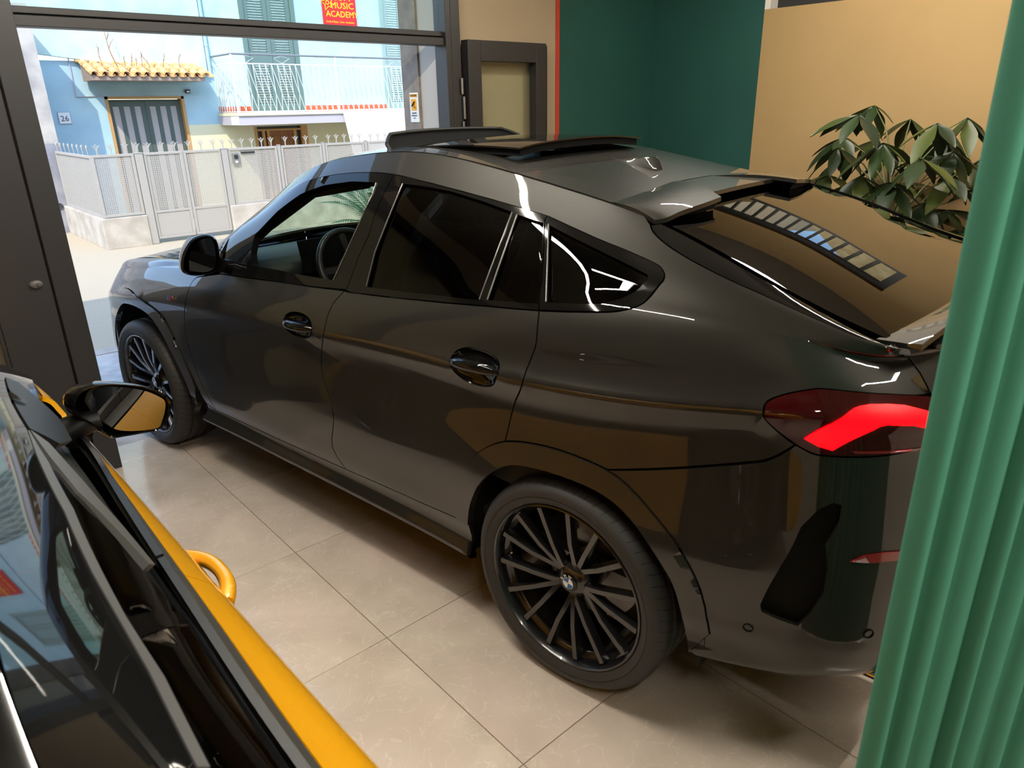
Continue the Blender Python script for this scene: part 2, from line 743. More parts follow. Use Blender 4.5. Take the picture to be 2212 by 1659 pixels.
nt.links.new(mxv.outputs[2], bT.inputs['Base Color'])
rr_ = nt.nodes.new('ShaderNodeMapRange')
rr_.inputs['To Min'].default_value = .10
rr_.inputs['To Max'].default_value = .20
nt.links.new(n1.outputs['Fac'], rr_.inputs['Value'])
nt.links.new(rr_.outputs[0], bT.inputs['Roughness'])

floor = struct(MB().box((XL - .3, YB - .3, -.12), (XR + .3, .245, -.004)).build('floor', GROUT))
tile0 = None
for i in range(-4, 6):
    for j in range(-1, 12):
        x0, x1 = i * TP, (i + 1) * TP
        y1, y0 = -j * TQ, -(j + 1) * TQ
        x0, x1, y0, y1 = max(x0, XL), min(x1, XR), max(y0, YB), min(y1, .24)
        if x1 - x0 < .05 or y1 - y0 < .05:
            continue
        full = abs(x1 - x0 - TP) < 1e-3 and abs(y1 - y0 - TQ) < 1e-3
        if full and tile0 is not None:
            t = bpy.data.objects.new('tile', tile0.data)
            COL.objects.link(t)
            t.parent = floor
            for md in tile0.modifiers:
                q = t.modifiers.new('bevel', 'BEVEL')
                q.width, q.segments = md.width, md.segments
        else:
            a, b = (x1 - x0) / 2 - .0013, (y1 - y0) / 2 - .0013
            t = MB().box((-a, -b, -.010), (a, b, 0)).build('tile', TILE, floor, bevel=.0012, seg=1)
            if full:
                tile0 = t
        t.location = ((x0 + x1) / 2, (y0 + y1) / 2, 0)

# street wall: left piece, piece over the opening, right piece (beige, red stripe, teal)
XO0, XO1 = -.33, 2.15
g = MB().box((XL - .3, YW, -.1), (XO0 - .08, .50, ZC + .1))
struct(g.build('wall_front_left', BEIGE))
struct(MB().box((XO0 - .08, YW + .02, 3.25), (XO1 + .1, .50, ZC + .1)).build('wall_front_top', BEIGE))
struct(MB().box((2.225, YW, -.1), (3.222, .35, ZC + .1)).build('wall_front', BEIGE))
struct(MB().box((3.222, YW - .006, -.1), (3.262, .35, ZC + .1)).build('trim_1', REDP))
struct(MB().box((3.262, YW, -.1), (XR + .3, .35, ZC + .1)).build('wall_front_teal', TEAL))
# outer jamb and stone pilaster on the right of the opening
struct(MB().box((2.13, .13, -.1), (2.225, .355, ZC + .1)).build('wall_jamb', GREYP))
struct(MB().box((2.115, .355, -.1), (2.75, .56, 4.2)).build('wall_pilaster', STONE))
# right wall: teal, ochre below the high window
YT = -.945
struct(MB().box((XR, YT, -.1), (XR + .3, YW, ZC + .1)).build('wall_right_teal', TEAL))
struct(MB().box((XR, YB, -.1), (XR + .3, YT, 2.475)).build('wall_right', OCHRE))
WY0, WY1, WZ1 = -2.80, -.99, 2.93
struct(MB().box((XR, YB, 2.475), (XR + .3, WY0, ZC + .1)).build('wall_right_rear', OCHRE))
struct(MB().box((XR, WY0, WZ1), (XR + .3, YT, ZC + .1)).build('wall_right_top', OCHRE))
struct(MB().box((XR, WY1 + .0, 2.475), (XR + .3, YT, WZ1)).build('wall_right_reveal', PALE))
struct(MB().box((XL - .3, YB - .3, -.1), (XL, YW, ZC + .1)).build('wall_left', DIM))
struct(MB().box((XL - .3, YB - .3, -.1), (XR + .3, YB, ZC + .1)).build('wall_back', DIM))
struct(MB().box((XL - .3, YB - .3, ZC), (XR + .3, .5, ZC + .12)).build('ceiling', CEIL))

# high ribbon window with its bars
w2 = struct(empty('window_2', (XR + .15, -2.6, 2.475)))
def wp(g, name, m, **k):
    g.v = [(x - XR - .15, y + 2.6, z - 2.475) for x, y, z in g.v]
    return g.build(name, m, w2, **k)
wp(MB().box((XR + .10, WY0, 2.475), (XR + .18, WY1, 2.545)), 'window_frame_bottom', ANTHR, bevel=.004)
wp(MB().box((XR + .10, WY0, WZ1 - .07), (XR + .18, WY1, WZ1)), 'window_frame_top', ANTHR, bevel=.004)
for y in (WY0, WY1 - .07):
    wp(MB().box((XR + .10, y, 2.545), (XR + .18, y + .07, WZ1 - .07)), 'window_frame_side', ANTHR)
NB = 13
for k in range(1, NB):
    y = WY0 + .07 + (WY1 - WY0 - .14) * k / NB
    wp(MB().box((XR + .12, y - .012, 2.545), (XR + .16, y + .012, WZ1 - .07)), 'window_bar', ANTHR)
wp(MB().box((XR + .137, WY0 + .05, 2.53), (XR + .143, WY1 - .05, WZ1 - .05)), 'window_pane', PANE)

# shopfront frame in the opening
w1 = struct(empty('window_1', (XO0, 0, 0)))
def sp(g, name, m, **k):
    g.v = [(x - XO0, y, z) for x, y, z in g.v]
    return g.build(name, m, w1, **k)
sp(MB().box((XO0 - .11, -.06, 0), (XO0, .10, 3.25)), 'frame_post', ANTHR, bevel=.004)
sp(MB().box((2.105, .0, 0), (2.15, .13, 3.25)), 'frame_post', ANTHR, bevel=.004)
sp(MB().box((2.15, .0, 0), (2.225, .10, 3.25)), 'frame_post', ANTHR, bevel=.004)
sp(MB().box((XO0, .02, 2.215), (2.105, .12, 2.262)), 'transom_bar', ANTHR, bevel=.003)
sp(MB().box((XO0, .035, 2.270), (2.105, .11, 2.30)), 'transom_bar', ANTHR, bevel=.003)
sp(MB().box((XO0, .06, 2.262), (2.105, .10, 2.270)), 'transom_joint', ANTHR)
sp(MB().box((XO0, .0, 3.19), (2.105, .12, 3.25)), 'frame_head', ANTHR)
sp(MB().box((XO0, .07, 2.30), (2.105, .078, 3.19)), 'transom_pane', PANE)
for z0 in (1.62, 1.76, 1.98):
    pass
for z0, dz, dx in ((1.63, .11, .0), (1.755, .145, .012), (1.915, .1, .0)):
    g = MB().lathe([(0, z0), (.011, z0), (.011, z0 + dz), (0, z0 + dz)], n=16, axis='z', c=(2.215 + dx, -.012, 0))
    sp(g, 'hinge', STEEL, smooth=40)

# glazed leaf folded back on the beige wall
d1 = struct(empty('door_1', (2.27, .02, 0)))
def dp(g, name, m, **k):
    g.v = [(x - 2.27, y - .02, z) for x, y, z in g.v]
    return g.build(name, m, d1, **k)
X0, X1, ZT = 2.262, 3.0, 2.255
dp(MB().box((X0, -.03, .01), (X0 + .115, .045, ZT)), 'door_stile', ANTHR, bevel=.004)
dp(MB().box((X1 - .105, -.03, .01), (X1, .045, ZT)), 'door_stile', ANTHR, bevel=.004)
dp(MB().box((X0 + .115, -.03, ZT - .13), (X1 - .105, .045, ZT)), 'door_rail', ANTHR, bevel=.003)
dp(MB().box((X0 + .115, -.03, .01), (X1 - .105, .045, .22)), 'door_rail', ANTHR, bevel=.003)
dp(MB().box((X1 + .002, -.005, .02), (X1 + .034, .05, ZT - .012)), 'door_edge_strip', ANTHR, bevel=.003)
dp(MB().box((X0 + .11, .012, .21), (X1 - .10, .020, ZT - .12)), 'door_pane', PANE)

# leaf on the left with its lock
d2 = struct(empty('door_2', (-.46, -.05, 0)))
def lp(g, name, m, **k):
    g.v = [(x + .46, y + .05, z) for x, y, z in g.v]
    return g.build(name, m, d2, **k)
lp(MB().box((-.70, -.10, .01), (-.455, -.04, 2.9)), 'door_stile', ANTHR, bevel=.004)
lp(MB().box((-1.75, -.10, .01), (-1.60, -.04, 2.9)), 'door_stile', ANTHR, bevel=.004)
lp(MB().box((-1.60, -.10, .01), (-.70, -.04, .20)), 'door_rail', ANTHR)
lp(MB().box((-1.60, -.10, 2.75), (-.70, -.04, 2.9)), 'door_rail', ANTHR)
lp(MB().box((-1.61, -.074, .19), (-.69, -.066, 2.76)), 'door_pane', PANE)
lp(MB().box((-.715, -.106, .02), (-.702, -.09, 2.88)), 'glazing_bead', ANTHR)
lk = at(78, 615, 1, -.105)
g = MB().lathe([(0, -.014), (.016, -.014), (.022, -.010), (.024, 0), (0, 0)], n=24, axis='y', c=(0, 0, 0))
g.v = [(lk[0] + x * 1.25, -.10 + y, lk[2] + z * .85) for x, y, z in g.v]
lp(g, 'lock_plate', mat('lock_grey', (.09, .09, .09), rough=.4), smooth=50)
g = MB().lathe([(0, -.024), (.007, -.024), (.009, -.012), (0, -.012)], n=16, axis='y')
g.v = [(lk[0] + .010 + x, -.10 + y, lk[2] + z) for x, y, z in g.v]
lp(g, 'lock_cylinder', STEEL, smooth=50)

# ceiling lights: suspended LED tubes, warm white
LED = mat('led_tube', (1, 1, 1), emit=(1.0, 0.93, 0.80), emit_s=122.0)
def led(name, p, q, label, m=None):
    p, q = Vector(p), Vector(q)
    root = empty(name, tuple((p + q) / 2))
    g = MB()
    o = (p + q) / 2
    d = (q - p).normalized()
    g.bar(p - o, q - o, .022, .010)
    g.build('light_strip', m or LED, root)
    g = MB()
    up = Vector((0, 0, .031))
    g.bar(p - o + up, q - o + up, .034, .052)
    g.build('light_housing', ANTHR, root)
    g = MB()
    for t in (.12, .88):
        s_ = p.lerp(q, t) - o + up
        g2 = MB()
        g2.tube([s_, (s_.x, s_.y, ZC - o.z)], .0022, n=6)
        g2.build('suspension_wire', ANTHR, root)
    tag(root, label, 'lamp', 'suspended light bars')
    return root

led('ceiling_light', (-1.0, -1.45, 3.0), (1.75, -1.45, 3.0), 'slim warm light bar hung crosswise nearest the street, over the bonnets')
led('ceiling_light', (-.4, -2.9, 3.0), (-.4, -1.55, 3.0), 'slim warm light bar hung lengthwise over the gap between the two cars')
led('ceiling_light', (3.1, -3.5, 3.0), (3.1, -1.25, 3.0), 'slim warm light bar hung lengthwise between the dark car and the ochre wall')
led('ceiling_light', (-1.55, -4.9, 3.0), (1.75, -4.9, 3.0), 'slim warm light bar hung crosswise behind the camera')
led('ceiling_light', (.1, -8.2, 3.0), (.1, -5.4, 3.0), 'long slim warm light bar hung lengthwise at the back of the room')
# ================================================================== the street outside
ASPH = mat('asphalt', srgb(150, 146, 142), rough=0.9)
noise_color(ASPH, srgb(156, 146, 126), srgb(200, 188, 164), scale=140, detail=3, stops=(.3, .7), bump=.25, bump_scale=220)
PAVE = mat('pavement_slab', srgb(196, 192, 186), rough=0.85)
noise_color(PAVE, srgb(178, 174, 170), srgb(206, 202, 196), scale=7, bump=.1, bump_scale=120)
CONC = mat('low_wall_render', srgb(206, 202, 194), rough=0.9)
noise_color(CONC, srgb(166, 160, 150), srgb(194, 188, 180), scale=4, detail=10, bump=.2, bump_scale=30)
BLUEW = mat('pale_blue_render', srgb(166, 206, 226), rough=0.9)
noise_color(BLUEW, srgb(166, 200, 214), srgb(178, 210, 220), scale=2, bump=.1, bump_scale=50)
MINT = mat('pale_mint_render', srgb(200, 226, 224), rough=0.9)
noise_color(MINT, srgb(176, 204, 202), srgb(192, 214, 210), scale=2.5, bump=.12, bump_scale=40)
CREAM = mat('cream_render', srgb(226, 222, 186), rough=0.9)
GREYW = mat('grey_weathered_render', srgb(168, 164, 160), rough=0.95)
noise_color(GREYW, srgb(150, 148, 148), srgb(184, 180, 174), scale=3, detail=10, bump=.25, bump_scale=25)
DADO = mat('grey_dado_render', srgb(140, 142, 150), rough=0.95)
noise_color(DADO, srgb(128, 130, 140), srgb(152, 154, 160), scale=4, detail=10, bump=.25, bump_scale=25)
FENCEP = mat('pale_grey_fence_paint', srgb(168, 166, 162), rough=0.55)
RAILP = mat('white_rail_paint', srgb(205, 208, 210), rough=0.5)
SHUT = mat('grey_green_shutter_paint', srgb(96, 120, 116), rough=0.6)
SHUT2 = mat('pale_grey_green_shutter_paint', srgb(140, 164, 162), rough=0.6)
GARG = mat('garage_green_paint', srgb(84, 98, 92), rough=0.6)
GARP = mat('garage_grey_infill', srgb(176, 172, 168), rough=0.7)
WOODF = mat('orange_wood_frame', srgb(196, 152, 96), rough=0.7)
WOODD = mat('brown_wood_door', srgb(146, 98, 56), rough=0.55)
noise_color(WOODD, srgb(128, 82, 44), srgb(160, 110, 66), scale=3, stretch=(8, 8, .6))
TERRA = mat('terracotta_tile', srgb(222, 176, 112), rough=0.85)
noise_color(TERRA, srgb(200, 140, 84), srgb(236, 200, 140), scale=14, detail=6, bump=.2, bump_scale=60)
TERRB = mat('terracotta_skirting', srgb(196, 92, 60), rough=0.8)
SLABC = mat('balcony_concrete', srgb(186, 182, 190), rough=0.9)
TAUPE = mat('canopy_soffit_paint', srgb(160, 142, 128), rough=0.9)
SHEETM = mat('white_plastic_sheet', srgb(225, 223, 220), rough=0.6)
TWIG = mat('dry_twig', srgb(150, 108, 74), rough=0.9)
DKGLASS = mat('dark_window_glass', (.03, .035, .04), rough=0.06, spec=.6)
REDB = mat('red_banner', srgb(206, 34, 38), rough=0.7)
YELT = mat('yellow_print', srgb(245, 214, 40), rough=0.7)
WHT = mat('white_print', srgb(238, 238, 234), rough=0.6)
BLK = mat('black_print', (.01, .01, .012), rough=0.6)
ORNG = mat('orange_print', srgb(240, 168, 30), rough=0.6)

g = MB().box((-14, .245, -.30), (22, 2.25, -.012))
struct(g.build('pavement_ground', PAVE))
g = MB().box((-14, 2.25, -.30), (22, 2.40, -.006))
struct(g.build('pavement_kerb', CONC))
g = MB().box((-14, 2.40, -.30), (22, 9.9, -.015))
struct(g.build('road_ground', ASPH))
g = MB().box((1.68, 7.9, -1.2), (22, 11.2, -.95))
struct(g.build('yard_ground', PAVE))
# the shop front above the opening and the street wall beside it, seen from outside it throws the shade over the pavement
struct(MB().box((-14, .10, ZC + .12), (22, .52, 5.15)).build('wall_shop_parapet', BEIGE))
struct(MB().box((2.75, .34, -.1), (22, .52, ZC + .12)).build('wall_shop_front', BEIGE))
struct(MB().box((-14, .10, -.1), (XL - .3, .52, ZC + .12)).build('wall_shop_side', BEIGE))


def thing(name, label, cat, loc, group=None):
    return tag(empty(name, loc), label, cat, group)


def under(root):
    o = Vector(root.location)

    def put(g, name, m, **k):
        g.v = [(x - o.x, y - o.y, z - o.z) for x, y, z in g.v]
        return g.build(name, m, k.pop('parent', root), **k)
    return put


# ---- low wall with perforated fence and gate
YF = 7.5
wall = struct(MB().box((1.48, YF, -.02), (2.10, YF + .18, .425)).build('wall_street_low', CONC, bevel=.012))
struct(MB().box((3.36, YF, -.02), (9.4, YF + .18, .435)).build('wall_street_low_right', CONC, bevel=.012))
struct(MB().box((1.48, YF + .18, -.02), (1.66, 9.85, .425)).build('wall_street_return', CONC, bevel=.012))


def mesh_geom(w, h, pitch=.0255, bar=.0125, t=.006):
    g = MB()
    nx, nz = max(2, int(w / pitch)), max(2, int(h / pitch))
    for i in range(nx + 1):
        x = w * i / nx
        g.box((x - bar / 2, -t / 2, 0), (x + bar / 2, t / 2, h))
    for j in range(nz + 1):
        z = h * j / nz
        g.box((0, -t / 2 + .0005, z - bar / 2), (w, t / 2 - .0005, z + bar / 2))
    return g


spike_mesh = None


def spike(parent, loc, rz=0.0):
    global spike_mesh
    if spike_mesh is None:
        g = MB()
        g.bar((0, 0, -.01), (0, 0, .075), .016, .006, up=(0, 1, 0))
        for s_ in (1, -1):
            g.tube([(0, 0, .05), (.014 * s_, 0, .085), (.030 * s_, 0, .112), (.050 * s_, 0, .125)], [.005, .006, .006, .004], n=6)
            g.tube([(0, 0, .07), (.012 * s_, 0, .10), (.010 * s_, 0, .128), (.0, 0, .14)], [.004, .005, .005, .004], n=6)
        o = g.build('spike', FENCEP, parent, smooth=50)
        spike_mesh = o.data
    else:
        o = bpy.data.objects.new('spike', spike_mesh)
        COL.objects.link(o)
        o.parent = parent
    o.location = loc
    o.rotation_euler = (0, 0, rz)


def fence_panel(x0, x1, z0=.435, z1=1.295, label=None, gate=False, group='perforated panels of the street fence'):
    r = thing('gate' if gate else 'perforated_fence', label, 'gate' if gate else 'fence', (x0, YF + .06, z0), None if gate else group)
    w, h = x1 - x0, z1 - z0
    f = .036
    for nm, lo, hi in (('frame_rail', (0, -.018, h - f), (w, .018, h)), ('frame_rail', (0, -.018, 0), (w, .018, f)),
                       ('frame_stile', (0, -.018, f), (f, .018, h - f)), ('frame_stile', (w - f, -.018, f), (w, .018, h - f))):
        MB().box(lo, hi).build(nm, FENCEP, r, bevel=.003)
    zz = 0
    if gate:
        zz = .40
        MB().box((f, -.016, zz - .02), (w - f, .016, zz + .02)).build('frame_rail', FENCEP, r, bevel=.003)
        MB().box((f + .004, -.006, f + .003), (w - f - .004, .004, zz - .024)).build('solid_panel', FENCEP, r)
    g = mesh_geom(w - 2 * f + .004, h - 2 * f - zz + .0)
    m = g.build('mesh_sheet', FENCEP, r, loc=(f, 0, f + zz))
    m['kind'] = 'stuff'
    n = max(3, round(w / .165))
    for k in range(n):
        spike(r, ((k + .5) * w / n, 0, h))
    return r


fence_panel(1.53, 2.09, label='perforated grey panel of the street fence at the corner, left of the gate')
for x0, x1 in ((2.10, 2.205), (3.355, 3.445)):
    p_ = thing('gate_post', 'broad pale grey gate post %s of the street gate' % ('at the left' if x0 < 3 else 'at the right'), 'post', ((x0 + x1) / 2, YF + .06, -.01))
    w = (x1 - x0)
    MB().box((-w / 2, -.04, 0), (w / 2, .04, 1.30)).build('post_shaft', FENCEP, p_, bevel=.004)
    MB().box((-w / 2 - .006, -.046, 1.30), (w / 2 + .006, .046, 1.312)).build('post_cap', FENCEP, p_, bevel=.003)
    spike(p_, (0, 0, 1.31))
fence_panel(2.215, 2.765, .05, 1.295, 'left leaf of the pale grey street gate, solid at the foot', True)
fence_panel(2.785, 3.345, .05, 1.295, 'right leaf of the pale grey street gate, solid at the foot', True)
fp = fence_panel(3.455, 4.27, label='perforated grey panel with an intercom, right of the gate')
bx = part_empty('intercom', fp, (.11, -.03, .70))
MB().box((-.055, -.015, -.09), (.055, .012, .09)).build('intercom_plate', mat('intercom_grey', (.32, .32, .32), rough=.4, metal=.5), bx, bevel=.006)
MB().box((-.03, -.02, .0), (.03, -.014, .06)).build('intercom_grille', DKGLASS, bx)
MB().box((-.02, -.021, -.06), (.02, -.014, -.03)).build('call_button', WHT, bx, bevel=.003)
MB().box((.20, -.024, .775), (.43, -.018, .80)).build('letter_slot', DKGLASS, fp)
XS_ = [(4.34, 5.07), (5.14, 5.90), (5.97, 6.75), (6.82, 7.60), (7.67, 8.45), (8.52, 9.30)]
LB = ['second perforated grey fence panel right of the gate', 'third perforated grey fence panel right of the gate', 'fourth perforated grey fence panel right of the gate, behind the white sheet',
      'fifth perforated grey fence panel right of the gate', 'sixth perforated grey fence panel right of the gate', 'seventh perforated grey fence panel, last right of the gate']
for (x0, x1), lb in zip(XS_, LB):
    fence_panel(x0, x1, label=lb)
for i, x in enumerate([4.305, 5.105, 5.935, 6.785, 7.635, 8.485]):
    p_ = thing('fence_post', ['slim pale grey fence post, first right of the intercom panel', 'slim pale grey fence post, second right of the intercom panel', 'slim pale grey fence post, third right of the intercom panel',
                              'slim pale grey fence post, fourth right of the intercom panel', 'slim pale grey fence post, fifth right of the intercom panel', 'slim pale grey fence post, sixth right of the intercom panel'][i], 'post', (x, YF + .06, .425))
    MB().box((-.022, -.022, 0), (.022, .022, .88)).build('post_shaft', FENCEP, p_, bevel=.003)
    MB().box((-.026, -.026, .88), (.026, .026, .888)).build('post_cap', FENCEP, p_, bevel=.002)
# return panel running back to the grey house
r = thing('perforated_fence', 'shaded perforated panel of the street fence running back from the corner', 'fence', (1.55, YF + .13, .425), 'perforated panels of the street fence')
w, h, f = 2.2, .86, .036
for nm, lo, hi in (('frame_rail', (-.018, 0, h - f), (.018, w, h)), ('frame_rail', (-.018, 0, 0), (.018, w, f)), ('frame_stile', (-.018, 0, f), (.018, f, h - f)), ('frame_stile', (-.018, w - f, f), (.018, w, h - f))):
    MB().box(lo, hi).build(nm, FENCEP, r, bevel=.003)
g = mesh_geom(w - 2 * f, h - 2 * f)
g.v = [(y, x, z) for x, y, z in g.v]
m = g.build('mesh_sheet', FENCEP, r, loc=(0, f, f))
m['kind'] = 'stuff'
for k in range(8):
    spike(r, (0, w * (k + .5) / 8, h), pi / 2)

# ---- grey house at the left
g = MB()
o_ = struct(MB().box((-8, 9.85, 1.40), (1.62, 11.6, 3.42)).build('wall_grey_house', GREYW))
struct(MB().box((-8, 9.845, -.2), (1.625, 11.6, 1.40)).build('wall_grey_house_dado', DADO))
vt = tag(empty('wall_vent', (1.42, 9.84, .42)), 'small round vent hole low on the grey house wall', 'vent')
MB().lathe([(0, -.004), (.035, -.004), (.05, -.012), (.055, 0), (0, .0)], n=20).build('vent_ring', DKGLASS, vt, smooth=40)

# ---- the blue house opposite
YH = 11.0
HX1 = 13.0
# wall pieces round the garage door and the doors
GX0, GX1, GZ = 2.72, 4.10, 2.12
struct(MB().box((1.5, YH, -1.2), (GX0, YH + .3, 2.70)).build('wall_blue_house_left', BLUEW))
struct(MB().box((GX0, YH, GZ), (GX1, YH + .3, 2.70)).build('wall_blue_house_over_garage', BLUEW))
struct(MB().box((GX1, YH, -1.2), (4.74, YH + .3, 1.60)).build('wall_cream_strip', CREAM))
struct(MB().box((GX1, YH, 1.60), (4.74, YH + .3, 2.70)).build('wall_blue_house_pier', BLUEW))
struct(MB().box((4.74, YH, -1.2), (5.40, YH + .3, 1.72)).build('wall_cream_left', CREAM))
struct(MB().box((6.58, YH, -1.2), (HX1, YH + .3, 1.72)).build('wall_cream_right', CREAM))
struct(MB().box((5.40, YH, 1.53), (6.58, YH + .3, 1.72)).build('wall_cream_lintel', CREAM))
struct(MB().box((4.74, YH, 1.72), (5.42, YH + .3, 6.2)).build('wall_upper_mint', MINT))
struct(MB().box((6.58, YH, 1.72), (8.62, YH + .3, 6.2)).build('wall_upper_blue', BLUEW))
struct(MB().box((9.75, YH, 1.72), (HX1, YH + .3, 6.2)).build('wall_upper_blue_right', BLUEW))
struct(MB().box((5.42, YH, 4.35), (6.58, YH + .3, 6.2)).build('wall_over_shutter', MINT))
struct(MB().box((8.62, YH, 4.35), (9.75, YH + .3, 6.2)).build('wall_over_shutter_right', BLUEW))
# projecting upper volume
g = MB()
pf_ = [(2.27, 2.735), (4.60, 2.49), (4.60, 6.2), (1.3, 6.2), (1.3, 2.84)]
g.prism(pf_, YH - .10, YH + .05)
struct(g.build('wall_upper_projection', MINT))
# thin cable duct along the pier and a drain pipe
pp = thing('drain_pipe', 'pale blue drain pipe on the house wall left of the balcony', 'pipe', (4.66, YH - .05, 2.5))
MB().lathe([(0, 0), (.035, 0), (.035, 3.7), (0, 3.7)], n=14, axis='z').build('pipe', BLUEW, pp, smooth=50)
for z in (.5, 1.6):
    MB().lathe([(0, z), (.043, z), (.043, z + .03), (0, z + .03)], n=14, axis='z').build('pipe_bracket', BLUEW, pp, smooth=50)
cb = thing('wall_cable', 'thin grey cable outlining a box on the blue wall left of the garage canopy', 'cable', (2.28, YH - .012, 2.12))
MB().tube([(.0, 0, .62), (-.01, 0, .0), (.40, 0, .01)], .012, n=6).build('cable', SLABC, cb)

# garage door
gd = thing('garage_door', 'tall two-leaf garage door of grey panels in dark green frames', 'door', ((GX0 + GX1) / 2, YH + .12, -.95))
put = under(gd)
put(MB().box((GX0, YH - .015, -.95), (GX0 + .05, YH + .2, GZ)), 'door_jamb', WOODF)
put(MB().box((GX1 - .05, YH - .015, -.95), (GX1, YH + .2, GZ)), 'door_jamb', WOODF)
put(MB().box((GX0, YH - .015, GZ - .045), (GX1, YH + .2, GZ)), 'door_head', WOODF)
a, b = GX0 + .05, GX1 - .05
mid = (a + b) / 2
for x0, x1 in ((a + .004, mid - .003), (mid + .003, b - .004)):
    w = x1 - x0
    put(MB().box((x0, YH + .115, -.94), (x1, YH + .135, GZ - .05)), 'leaf_sheet', GARG)
    sw3 = .075
    ps = (w - 4 * sw3) / 3
    for k in range(3):
        xa = x0 + sw3 + k * (ps + sw3)
        put(MB().box((xa, YH + .108, -.80), (xa + ps, YH + .116, GZ - .17)), 'grey_panel', GARP, bevel=.002)
    for k in range(4):
        xa = x0 + k * (ps + sw3)
        put(MB().box((xa, YH + .098, -.94), (xa + sw3, YH + .116, GZ - .055)), 'green_stile', GARG, bevel=.003)
    put(MB().box((x0, YH + .099, GZ - .17), (x1, YH + .117, GZ - .055)), 'green_rail', GARG, bevel=.003)

# canopy with barrel tiles
cn = thing('tiled_canopy', 'small canopy of yellowed terracotta tiles over the garage door', 'canopy', (3.4, YH - .02, 2.36))
put = under(cn)
YC0 = 10.22
put(MB().hexa([(2.42, YC0 + .06, 2.365), (4.30, YC0 + .06, 2.365), (4.30, YH - .10, 2.365), (2.42, YH - .10, 2.365)],
              [(2.42, YC0 + .06, 2.44), (4.30, YC0 + .06, 2.44), (4.30, YH - .10, 2.67), (2.42, YH - .10, 2.67)]), 'canopy_slab', TAUPE)
NTL = 12
tw = (4.40 - 2.38) / NTL
tmesh = None
for row in range(3):
    ya = YC0 + row * .26
    yb = ya + .31
    for k in range(NTL):
        if tmesh is None:
            g = MB()
            n_ = 8
            v, f = [], []
            for y, s_, dz in ((0, 1.0, 0.0), (.31, .84, .088)):
                for q in range(n_ + 1):
                    a_ = pi * q / n_
                    v.append((cos(a_) * tw * .40 * s_, y, sin(a_) * tw * .36 * s_ + dz))
                for q in range(n_ + 1):
                    a_ = pi * q / n_
                    v.append((cos(a_) * tw * .31 * s_, y, sin(a_) * tw * .27 * s_ + dz))
            m_ = n_ + 1
            for q in range(n_):
                f += [(q, q + 1, 2 * m_ + q + 1, 2 * m_ + q), (m_ + q + 1, m_ + q, 3 * m_ + q, 3 * m_ + q + 1), (q + 1, q, m_ + q, m_ + q + 1), (2 * m_ + q, 2 * m_ + q + 1, 3 * m_ + q + 1, 3 * m_ + q)]
            f += [(0, 2 * m_, 3 * m_, m_), (n_, m_ + n_, 3 * m_ + n_, 2 * m_ + n_)]
            g.add(v, f)
            t = g.build('roof_tile', TERRA, cn, smooth=40)
            tmesh = t.data
            ch = MB()
            v = []
            for y, dz in ((0.012, .004), (.31, .092)):
                for q in range(7):
                    a_ = pi + pi * q / 6
                    v.append((cos(a_) * tw * .36, y, sin(a_) * .028 + .022 + dz))
                for q in range(7):
                    a_ = pi + pi * q / 6
                    v.append((cos(a_) * tw * .36, y, sin(a_) * .028 + .012 + dz))
            f = []
            for q in range(6):
                f += [(q, q + 1, 14 + q + 1, 14 + q), (7 + q + 1, 7 + q, 21 + q, 21 + q + 1), (q + 1, q, 7 + q, 7 + q + 1)]
            ch.add(v, f)
            t2 = ch.build('channel_tile', TERRA, cn, smooth=40)
            cmesh = t2.data
        else:
            t = bpy.data.objects.new('roof_tile', tmesh)
            COL.objects.link(t)
            t.parent = cn
            t2 = bpy.data.objects.new('channel_tile', cmesh)
            COL.objects.link(t2)
            t2.parent = cn
        z = 2.435 + row * .078
        jx, jz = random.uniform(-.008, .008), random.uniform(0, .006)
        t.location = (2.38 + (k + .5) * tw + jx - 3.4, ya - (YH - .02) + random.uniform(-.012, .012), z + .018 + jz - 2.36)
        t2.location = (2.38 + (k + 1) * tw - 3.4, ya - (YH - .02), z - 2.36)
        t.rotation_euler = (0, random.uniform(-.05, .05), random.uniform(-.03, .03))
put(MB().tube([(2.36, YH - .06, 2.70), (4.40, YH - .06, 2.68)], .035, n=10), 'ridge_mortar', TERRA, smooth=60)
# dead weeds growing on the canopy
wd = thing('dead_weeds', 'dry brown weeds standing on the tiled canopy', 'plant', (2.92, 10.55, 2.60))
g = MB()
def twig(p, d, L, r, depth):
    pts = [Vector(p)]
    dd = Vector(d).normalized()
    for k in range(5):
        dd = (dd + Vector((random.uniform(-.25, .25), random.uniform(-.2, .2), random.uniform(-.05, .25)))).normalized()
        pts.append(pts[-1] + dd * L / 5)
    g.tube(pts, [r * (1 - .13 * k) for k in range(6)], n=5)
    if depth:
        for k in (2, 3, 4, 5):
            for _ in range(2):
                twig(pts[k], dd + Vector((random.uniform(-1, 1), random.uniform(-.5, .5), random.uniform(-.2, .6))), L * .28, r * .5, depth - 1)
twig((0, 0, 0), (-.12, 0, 1), .72, .010, 1)
for x in (.12, .22, .30, .40, .52, .75, 1.05, -.25):
    twig((x, -.05, 0), (random.uniform(-.3, .3), 0, 1), random.uniform(.12, .30), .008, 1)
g.build('weed_stems', TWIG, wd)['kind'] = 'stuff'

